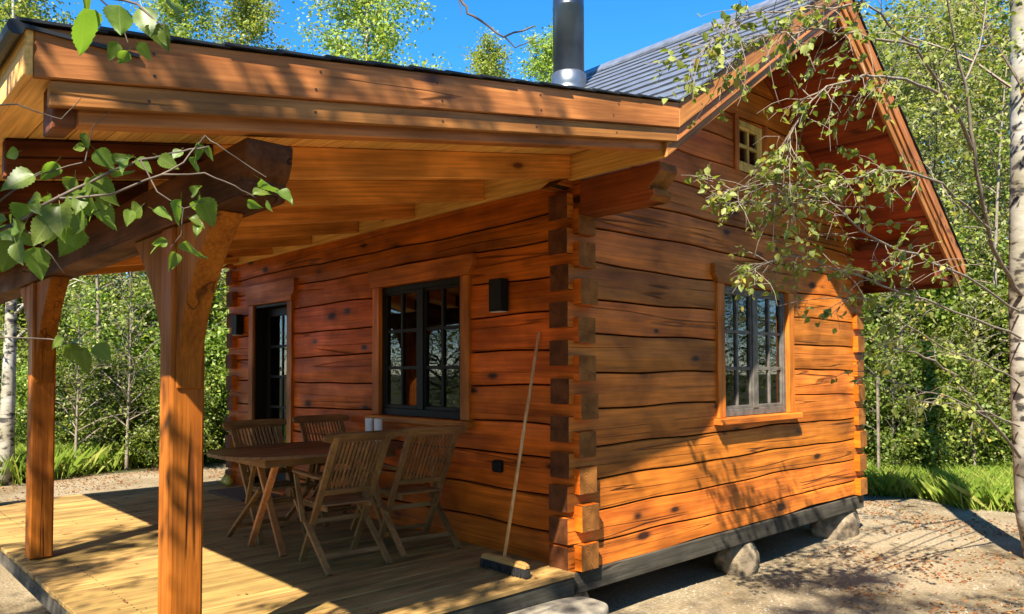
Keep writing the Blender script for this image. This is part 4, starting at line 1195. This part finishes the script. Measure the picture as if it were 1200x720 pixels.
# the wood behind everything that reads as one mass
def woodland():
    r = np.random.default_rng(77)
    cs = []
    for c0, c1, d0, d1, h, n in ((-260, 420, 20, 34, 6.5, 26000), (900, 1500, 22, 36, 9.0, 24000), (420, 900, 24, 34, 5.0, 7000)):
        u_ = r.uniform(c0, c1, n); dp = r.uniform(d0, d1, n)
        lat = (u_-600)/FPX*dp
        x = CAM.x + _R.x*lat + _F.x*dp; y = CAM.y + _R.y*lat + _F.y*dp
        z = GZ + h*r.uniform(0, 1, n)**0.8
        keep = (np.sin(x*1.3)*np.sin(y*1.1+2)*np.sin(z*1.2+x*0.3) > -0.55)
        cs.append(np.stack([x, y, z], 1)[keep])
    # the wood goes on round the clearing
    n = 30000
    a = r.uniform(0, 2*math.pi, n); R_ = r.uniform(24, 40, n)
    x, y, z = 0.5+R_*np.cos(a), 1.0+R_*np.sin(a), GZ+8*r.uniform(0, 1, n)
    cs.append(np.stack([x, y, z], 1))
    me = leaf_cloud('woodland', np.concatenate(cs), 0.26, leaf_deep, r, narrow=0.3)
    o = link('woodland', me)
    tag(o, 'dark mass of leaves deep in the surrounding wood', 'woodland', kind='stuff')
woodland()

# birches out of frame whose crowns shade the clearing
for x, y, sc, rot, me in ((-5.7, -2.7, 0.95, 0.4, T_shade), (-7.3, 0.2, 0.85, 2.2, T_shade), (-6.0, -5.7, 1.15, 1.2, T_shade2), (-10.0, -1.2, 1.0, 3.3, T_shade2), (-3.4, -6.6, 1.0, 0.9, T_shade2), (-1.6, -6.0, 1.05, 2.9, T_shade2), (-8.6, 3.2, 0.9, 4.4, T_shade2)):
    place_tree('birch_tree', me, x, y, sc, rot, 'birch standing outside the view behind the camera', group='birches behind the viewer')

for i in range(22):
    a = math.radians(128 + i*10.5)
    R_ = 17 + 5*((i*5) % 4)/4
    place_tree('woodland_tree', (T_will1, T_will2)[i % 2], 0.5+R_*math.cos(a), 1.0+R_*math.sin(a), 0.95+0.1*(i % 3), i*1.3, 'leafy tree closing the clearing behind the camera', group='trees behind the viewer')

# ---- the birch on the right with its boughs before the gable
def near_birch():
    r = np.random.default_rng(5)
    base = pix(1224, 430, 7.2)
    root = empty('birch_tree', (base.x, base.y, ground_z(base.x, base.y)), 'spotted birch trunk at the right edge with boughs hanging before the gable', 'tree')
    mb = MB()
    b0 = Vector((base.x, base.y, ground_z(base.x, base.y)-0.2))
    tp = [b0, Vector(pix(1212, 600, 7.2)), Vector(pix(1206, 480, 7.2)), Vector(pix(1202, 350, 7.2)), Vector(pix(1203, 200, 7.2)), Vector(pix(1201, 50, 7.25)), Vector(pix(1199, -150, 7.3)), Vector(pix(1202, -400, 7.4)), Vector(pix(1198, -650, 7.5))]
    mb.tube(tp, [0.17, 0.158, 0.150, 0.142, 0.136, 0.125, 0.10, 0.07, 0.02], 16)
    mb.build('trunk', birch_mat, root, smooth=True, fix=False)
    boughs = [  # photo track of each bough, its depth, its thickness
        ([(1195, 345, 5.25), (1165, 290, 5.1), (1145, 200, 4.95), (1130, 100, 4.9), (1108, -10, 4.85), (1085, -120, 4.8)], 0.024, 10),
        ([(1140, 175, 4.95), (1108, 110, 4.8), (1070, 55, 4.7), (1015, 5, 4.6), (970, -40, 4.5)], 0.017, 16),
        ([(1110, 115, 4.8), (1060, 95, 4.6), (1010, 90, 4.5), (960, 110, 4.4), (930, 160, 4.35), (925, 215, 4.3)], 0.012, 22),
        ([(1160, 270, 5.05), (1100, 215, 4.8), (1040, 200, 4.6), (985, 215, 4.5), (935, 240, 4.4), (870, 235, 4.3)], 0.012, 26),
        ([(1195, 365, 5.25), (1130, 325, 4.95), (1070, 300, 4.7), (1010, 270, 4.5), (960, 225, 4.4), (910, 215, 4.35), (850, 225, 4.3)], 0.012, 26),
        ([(1195, 395, 5.25), (1120, 365, 4.9), (1050, 340, 4.7), (990, 320, 4.55), (930, 300, 4.45), (880, 320, 4.4)], 0.011, 24),
        ([(1070, 55, 4.7), (1000, 40, 4.5), (945, 35, 4.4), (890, 45, 4.3), (845, 75, 4.25)], 0.010, 20),
        ([(1015, 5, 4.6), (960, 10, 4.4), (900, 15, 4.3), (850, 30, 4.2), (825, 60, 4.2)], 0.008, 16),
        ([(1130, 100, 4.9), (1150, 40, 4.9), (1160, -40, 4.9)], 0.010, 10),
        ([(1195, 535, 5.25), (1150, 480, 5.1), (1105, 430, 4.95), (1060, 410, 4.85), (1010, 395, 4.7)], 0.017, 6),
        ([(1160, 490, 5.1), (1110, 465, 5.0), (1050, 450, 4.9), (1000, 430, 4.8)], 0.008, 5),
        ([(1195, 500, 5.25), (1140, 480, 5.1), (1080, 470, 5.0), (1040, 455, 4.9)], 0.010, 4),
        ([(1195, 450, 5.25), (1150, 425, 5.1), (1090, 400, 4.95), (1030, 355, 4.8), (980, 350, 4.7)], 0.010, 8),
    ]
    bb = MB(); C = []
    for tr, rad, nt in boughs:
        rad *= 1.15
        P = [Vector(pix(u_, v_, d_ + 1.85*max(0.0, (u_-1000)/195)**1.5)) for u_, v_, d_ in tr]
        # smooth the track
        path = []
        for i in range(len(P)-1):
            for k in range(4):
                t = k/4
                pm = P[max(i-1, 0)]; pn = P[min(i+2, len(P)-1)]
                a = P[i]; b = P[i+1]
                path.append(0.5*((2*a) + (b-pm)*t + (2*pm-5*a+4*b-pn)*t*t + (3*a-pm-3*b+pn)*t*t*t))
        path.append(P[-1])
        path = [q + Vector((r.normal(), r.normal(), r.normal()))*0.008 for q in path]
        m_ = len(path)
        MB().tube(path, [rad*0.8*(1-0.85*i/(m_-1)) for i in range(m_)], 6, cap=False).build('bough', bare_twig, root, smooth=True, fix=False)
        for k in range(int(nt*2.4)):
            f = 0.2+0.8*((k+r.uniform())/(nt*2.4))
            i = min(int(f*(m_-1)), m_-2)
            p = path[i].lerp(path[i+1], r.uniform())
            d = (path[i+1]-path[i]).normalized() + Vector((r.normal(), r.normal(), r.normal()*0.8-0.25))*0.9
            tw = branch_path(p, d, r.uniform(0.14, 0.42), r, 4, 0.35, 0.5)
            bb.tube(tw, [0.0030, 0.0026, 0.002, 0.0016, 0.0010], 4, cap=False)
            C.append(tw)
            if r.uniform() < 0.6:
                d2 = d + Vector((r.normal(), r.normal(), r.normal()))
                tw2 = branch_path(tw[2], d2, r.uniform(0.1, 0.22), r, 4, 0.35, 0.5)
                bb.tube(tw2, [0.002, 0.0018, 0.0015, 0.0012, 0.0009], 3, cap=False); C.append(tw2)
    o = bb.build('twigs', bare_twig, root, smooth=True, fix=False); o['kind'] = 'stuff'
    pts = []
    for tw in C:
        nl = r.integers(2, 7)
        if r.uniform() < 0.22: continue
        for _ in range(nl):
            f = r.uniform(0.3, 1)*4; i = min(int(f), 3)
            pts.append(tuple(tw[i].lerp(tw[i+1], f-i) + Vector((r.normal(), r.normal(), r.normal()))*0.012))
    me = leaf_cloud('leaves', np.array(pts), 0.050, leaf_birch, r, droop=0.7, hexa=True)
    o = link('leaves', me, root)
    o['kind'] = 'stuff'
    # upper crown, above the view
    C = []
    ct = MB()
    for b in range(34):
        t = r.uniform(0.42, 1.0)
        f = t*(len(tp)-1); i = min(int(f), len(tp)-2)
        p = tp[i].lerp(tp[i+1], f-i)
        if p.z < 3.6: continue
        a = b*2.399
        path = branch_path(p, (math.cos(a), math.sin(a), 0.7), r.uniform(0.8, 1.9), r, 6, 0.3)
        ct.tube(path, [0.016*(1-0.85*k/6) for k in range(7)], 4, cap=False)
        for k in range(2, 7):
            for _ in range(20):
                C.append(tuple(path[k] + Vector((r.normal(), r.normal(), r.normal()-0.4))*0.22))
    o = ct.build('limbs', bare_twig, root, fix=False); o['kind'] = 'stuff'
    me = leaf_cloud('crown', np.array(C), 0.055, leaf_birch, r, droop=0.5)
    link('crown', me, root)
near_birch()

# ---- young tree left of the camera; its twigs hang into the picture
def leaf_shape():
    n = 19
    V, F = [], []
    for i in range(n):
        t = i/(n-1)
        w_ = 0.44*(math.sin(math.pi*t**0.62)**0.85)*(1-0.25*t) if 0 < i < n-1 else 0.004
        w_ *= 1+(0.07 if i % 2 else -0.05)
        bend = -0.20*t*t
        V += [(-w_, t, 0.22*w_+bend+0.03*math.sin(t*9)), (-w_*0.5, t, 0.09*w_+bend), (0, t, bend-0.01), (w_*0.5, t, 0.09*w_+bend), (w_, t, 0.22*w_+bend+0.03*math.sin(t*7+1))]
    for i in range(n-1):
        F += [(5*i+k, 5*i+k+1, 5*i+k+6, 5*i+k+5) for k in range(4)]
    m = len(V)
    V += [(-0.008, -0.28, 0.05), (0.008, -0.28, 0.05), (0.008, 0.02, 0), (-0.008, 0.02, 0)]
    F.append((m, m+1, m+2, m+3))
    me = bpy.data.meshes.new('leaf')
    me.from_pydata(V, [], F); me.materials.append(leaf_near)
    me.polygons.foreach_set('use_smooth', [True]*len(me.polygons))
    return me
def sapling():
    r = np.random.default_rng(3)
    b = CAM + _R*(-2.05) + _F*1.55
    root = empty('young_tree', (b.x, b.y, GZ), 'young tree whose leafy twigs hang in front of the porch roof corner', 'tree')
    mb = MB()
    top = Vector((b.x+0.1, b.y-0.1, 4.2))
    tp = [Vector((b.x, b.y, GZ-0.1)), Vector((b.x+0.03, b.y, 0.8)), Vector((b.x+0.02, b.y-0.04, 2.0)), Vector((b.x+0.06, b.y-0.06, 3.2)), top]
    mb.tube(tp, [0.038, 0.033, 0.027, 0.018, 0.008], 8)
    mb.build('trunk', dark_bark, root, smooth=True, fix=False)
    tw = MB()
    tracks = [  # photo tracks of the twigs with depth, starting on the trunk
        ([None, (-60, 300, 1.50), (10, 265, 1.42), (70, 232, 1.38), (125, 205, 1.36), (165, 188, 1.36), (215, 178, 1.38), (245, 172, 1.4)], 1.15, 0.0042),
        ([(70, 232, 1.38), (130, 228, 1.36), (190, 205, 1.36), (240, 203, 1.38), (275, 218, 1.4), (300, 232, 1.42)], None, 0.0026),
        ([(190, 205, 1.36), (215, 190, 1.37), (240, 160, 1.4), (262, 175, 1.4), (312, 208, 1.42)], None, 0.0020),
        ([(10, 265, 1.42), (40, 275, 1.40), (85, 262, 1.4), (130, 240, 1.42)], None, 0.0024),
        ([(-60, 300, 1.5), (0, 235, 1.42), (45, 205, 1.4), (100, 190, 1.4)], None, 0.0026),
        ([(40, 275, 1.4), (60, 300, 1.4), (75, 320, 1.42)], None, 0.0018),
        ([(165, 188, 1.36), (185, 225, 1.36), (215, 245, 1.37), (240, 236, 1.38)], None, 0.0018),
        ([(215, 245, 1.37), (212, 275, 1.38), (200, 290, 1.39)], None, 0.0014),
        ([None, (-80, -60, 1.25), (40, -25, 1.12), (110, -8, 1.08), (160, 5, 1.08), (190, 30, 1.08)], 2.4, 0.0036),
        ([(110, -8, 1.08), (140, 20, 1.08), (150, 50, 1.08)], None, 0.0016),
        ([None, (-100, 380, 2.0), (0, 395, 2.0), (60, 398, 2.0), (100, 405, 2.0)], 0.9, 0.0030),
        ([None, (-60, -120, 1.6), (200, -160, 2.0), (420, -110, 2.4), (520, -40, 2.6), (540, 0, 2.6), (549, 14, 2.6), (563, 25, 2.6), (591, 43, 2.6), (625, 31, 2.6)], 2.7, 0.0075),
        ([(591, 43, 2.6), (604, 56, 2.6), (618, 50, 2.6), (631, 42, 2.6)], None, 0.0030),
        ([(535, -15, 2.6), (539, 5, 2.6), (541, 18, 2.6)], None, 0.0030),
        ([(100, 190, 1.4), (108, 150, 1.4), (130, 130, 1.4)], None, 0.0012),
        ([(-30, 125, 1.2), (20, 122, 1.2), (40, 130, 1.2), (72, 140, 1.22), (95, 115, 1.22)], None, 0.0016),
    ]
    for pts, tz, rad in tracks:
        P = []
        for q in pts:
            P.append(Vector((b.x+0.02, b.y-0.03, tz)) if q is None else Vector(pix(*q)))
        path = []
        for i in range(len(P)-1):
            for k in range(3): path.append(P[i].lerp(P[i+1], k/3) + Vector((r.normal(), r.normal(), r.normal()))*rad*0.35)
        path.append(P[-1])
        m_ = len(path)
        if pts[0] is not None and pts[0] == (-30, 125, 1.2): path.insert(0, Vector((b.x+0.02, b.y-0.03, 1.7))); m_ += 1
        tw.tube(path, [rad*(1-0.6*i/(m_-1)) for i in range(m_)], 5, cap=False)
    o = tw.build('twigs', twig_mat, root, smooth=True, fix=False); o['kind'] = 'stuff'
    me = leaf_shape()
    # (u, v, size in photo pixels, depth, turn)
    leaves = [(98, 10, 52, 1.08, 200), (140, 6, 34, 1.08, 180), (166, 8, 38, 1.08, 160), (178, 30, 30, 1.08, 140), (150, 60, 20, 1.08, 230), (137, 50, 20, 1.08, 200), (162, 50, 20, 1.08, 150), (192, 34, 22, 1.08, 170), (108, -12, 36, 1.1, 230), (200, 2, 24, 1.1, 140),
              (100, 156, 18, 1.38, 190), (112, 176, 24, 1.38, 140), (100, 172, 14, 1.38, 260), (66, 190, 26, 1.4, 215), (40, 205, 34, 1.4, 235), (22, 178, 20, 1.42, 260), (35, 240, 36, 1.4, 255), (70, 240, 40, 1.38, 165), (60, 255, 34, 1.4, 205), (30, 262, 38, 1.4, 225), (8, 258, 36, 1.42, 245), (14, 282, 36, 1.42, 200), (40, 290, 34, 1.4, 170), (0, 225, 26, 1.42, 260),
              (88, 208, 30, 1.38, 210), (112, 206, 34, 1.37, 150), (128, 198, 22, 1.36, 110), (98, 228, 24, 1.38, 190), (132, 190, 20, 1.36, 60), (84, 226, 30, 1.38, 140), (120, 222, 24, 1.38, 175), (150, 186, 18, 1.36, 200), (160, 186, 20, 1.36, 130), (186, 184, 22, 1.36, 120), (108, 214, 26, 1.37, 235),
              (212, 176, 14, 1.38, 210), (232, 168, 20, 1.4, 170), (228, 184, 20, 1.4, 190), (240, 172, 16, 1.4, 150), (306, 210, 30, 1.42, 135), (326, 224, 22, 1.42, 120), (296, 228, 18, 1.42, 75), (290, 236, 16, 1.42, 120), (312, 236, 14, 1.42, 150),
              (236, 232, 34, 1.38, 165), (212, 234, 26, 1.37, 200), (180, 246, 20, 1.36, 110), (166, 242, 22, 1.36, 240), (155, 246, 18, 1.36, 200), (222, 256, 18, 1.38, 110), (218, 282, 30, 1.39, 160), (205, 296, 20, 1.39, 180), (196, 282, 16, 1.39, 250), (188, 286, 14, 1.39, 230), (234, 264, 14, 1.38, 190), (232, 234, 22, 1.38, 240), (226, 228, 18, 1.38, 60),
              (84, 402, 26, 2.0, 200), (98, 408, 28, 2.0, 175), (112, 404, 22, 2.0, 140), (92, 400, 20, 2.0, 250), (75, 396, 16, 2.0, 230)]
    for _ in range(26):     # the thick tuft at the left edge
        leaves.append((r.uniform(-30, 130), r.normal(250, 30), r.uniform(14, 34), r.uniform(1.34, 1.6), r.uniform(120, 260)))
    for u_, v_, s_, dp, turn in leaves:
        o = bpy.data.objects.new('leaf', me); COL.objects.link(o); o.parent = root
        L_ = s_/FPX*dp*1.15; wd = L_*r.uniform(0.75, 1.05); cv = L_*r.uniform(0.3, 1.9)
        a = math.radians(turn)
        dirv = (R2*math.sin(-a) * -1 + U2*math.cos(a)) + _F*r.normal()*0.45      # turn: 180 hangs straight down
        dirv.normalize()
        nrm = (-_F + Vector((r.normal(), r.normal(), r.normal()+0.7))*0.8)
        nrm = (nrm - dirv*nrm.dot(dirv)).normalized()
        sd = dirv.cross(nrm)
        p = Vector(pix(u_, v_, dp)) - root.location
        o.matrix_local = Matrix(((sd.x*wd, dirv.x*L_, nrm.x*cv, p.x), (sd.y*wd, dirv.y*L_, nrm.y*cv, p.y), (sd.z*wd, dirv.z*L_, nrm.z*cv, p.z), (0, 0, 0, 1)))
sapling()

# ---- grass, litter, pebbles
def grass(n, xr, yr, hmin, hmax, name, label, test=None, seed=9):
    r = np.random.default_rng(seed)
    x = r.uniform(*xr, n); y = r.uniform(*yr, n)
    if test is not None:
        k = test(x, y, r); x, y = x[k], y[k]
    m_ = len(x)
    z = np.array([ground_z(a, b) for a, b in zip(x, y)]) - 0.02
    h = r.uniform(hmin, hmax, m_); a = r.uniform(0, 6.28, m_); b = r.normal(size=(m_, 2))*0.35*h[:, None]
    w_ = 0.0035 + 0.004*r.uniform(size=m_)
    dx, dy = np.cos(a)*w_, np.sin(a)*w_
    V = np.stack([np.stack([x-dx, y-dy, z], 1), np.stack([x+dx, y+dy, z], 1), np.stack([x+dx*0.6+b[:, 0]*0.5, y+dy*0.6+b[:, 1]*0.5, z+h*0.6], 1), np.stack([x+b[:, 0]*1.2, y+b[:, 1]*1.2, z+h], 1)], 1).reshape(-1, 3)
    Q = np.arange(m_)[:, None]*4 + np.array([[0, 1, 2, 3]])
    o = link(name, np_mesh(name, V, Q, grass_mat))
    tag(o, label, 'grass', kind='stuff')
grass(130000, (6.6, 12.5), (-4.5, 5.5), 0.12, 0.46, 'grass', 'bright green grass along the wood edge right of the cabin',
      lambda x, y, r: x > 7.35 + 0.25*np.sin(y*1.7) + 0.15*np.sin(y*4.1) + np.abs(r.normal(size=len(x)))*0.12 - 0.12*(y > 0.5))
grass(90000, (-5.0, 7.0), (10.6, 15.0), 0.15, 0.60, 'grass', 'tufts of grass along the wood edge beyond the deck',
      lambda x, y, r: y > 11.4 + 0.5*np.sin(x*1.3) + np.abs(r.normal(size=len(x)))*0.5, 10)

def litter():
    r = np.random.default_rng(4)
    n = 26000
    x = np.concatenate([r.uniform(-1.5, 7.5, n), r.uniform(-5, 5, 22000)]); y = np.concatenate([r.uniform(-3.6, 1.5, n), r.uniform(6.2, 12.0, 22000)])
    patch = np.array([mnoise.noise(Vector((a*0.9, b*0.9, 2.0))) + 0.5*mnoise.noise(Vector((a*2.7, b*2.7, 5.0))) for a, b in zip(x, y)])
    near_front = (y < -0.5)
    k = patch > np.where(near_front, 0.16, np.where(y > 6, -0.05, 0.20)) + r.normal(size=len(x))*0.18
    k &= ~((x > -0.1) & (x < 4.9) & (y > -0.05) & (y < 6))
    x, y = x[k], y[k]
    z = np.array([ground_z(a, b) for a, b in zip(x, y)]) + 0.006
    m_ = len(x)
    a = r.uniform(0, 6.28, m_); s = r.uniform(0.008, 0.026, m_)
    d = np.stack([np.cos(a), np.sin(a), r.normal(size=m_)*0.2], 1)*s[:, None]; p = np.stack([-np.sin(a), np.cos(a), r.normal(size=m_)*0.35], 1)*(s*0.6)[:, None]
    c = np.stack([x, y, z], 1)
    up = np.array([0, 0, 1.0])[None]*(s*0.25)[:, None]
    V = np.stack([c-d, c+p+up, c+d+up*r.uniform(0, 1, m_)[:, None], c-p], 1).reshape(-1, 3)
    Q = np.arange(m_)[:, None]*4 + np.array([[0, 1, 2, 3]])
    o = link('leaf_litter', np_mesh('leaf_litter', V, Q, litter_mat))
    tag(o, 'rust brown fallen leaves scattered over the sandy ground', 'leaf litter', kind='stuff')
    # pebbles
    n = 16000
    x = np.concatenate([r.uniform(-1.5, 8.0, n), r.uniform(-5, 4, 3000)]); y = np.concatenate([r.uniform(-3.6, 2.0, n), r.uniform(6.2, 12.0, 3000)])
    z = np.array([ground_z(a, b) for a, b in zip(x, y)])
    s = r.uniform(0.004, 0.013, len(x))
    oct_ = np.array([(1, 0, 0), (0, 1, 0), (-1, 0, 0), (0, -1, 0), (0, 0, 0.8)])
    V = (np.stack([x, y, z-0.002], 1)[:, None, :] + oct_[None]*s[:, None, None]*(1+0.35*r.normal(size=(len(x), 5, 1)))).reshape(-1, 3)
    T = (np.arange(len(x))[:, None, None]*5 + np.array([[0, 1, 4], [1, 2, 4], [2, 3, 4], [3, 0, 4]])[None]).reshape(-1, 3)
    o = link('gravel', np_mesh('gravel', V, T, pebble_mat))
    tag(o, 'fine gravel lying on the sandy yard', 'gravel', kind='stuff')
litter()

def deck_leaves():
    r = np.random.default_rng(14)
    n = 150
    c = np.stack([r.uniform(-2.7, -0.1, n), r.uniform(0.0, 5.5, n), np.full(n, 0.006)], 1)
    a = r.uniform(0, 6.28, n); s_ = r.uniform(0.006, 0.020, n)
    d = np.stack([np.cos(a), np.sin(a), 0.15*r.normal(size=n)], 1)*s_[:, None]; p = np.stack([-np.sin(a), np.cos(a), 0.3*r.normal(size=n)], 1)*(s_*0.55)[:, None]
    V = np.stack([c-d, c+p, c+d, c-p], 1).reshape(-1, 3); V[:, 2] = np.maximum(V[:, 2], 0.0025)
    o = link('fallen_leaves', np_mesh('fallen_leaves', V, np.arange(n)[:, None]*4 + np.array([[0, 1, 2, 3]]), litter_mat))
    tag(o, 'small dry birch leaves and bits strewn over the deck boards', 'leaf litter', kind='stuff')
deck_leaves()

# ---- a thin stake beside the wood
sk = empty('stake', (7.9, 1.0, GZ), 'thin pale wooden stake at the grass edge beyond the right cabin corner', 'stake')
MB().bar((7.9, 1.0, GZ-0.1), (7.92, 1.0, 1.30), 0.045, 0.03, (0, 1, 0)).build('stake_pole', bare_twig, sk, 0.004)
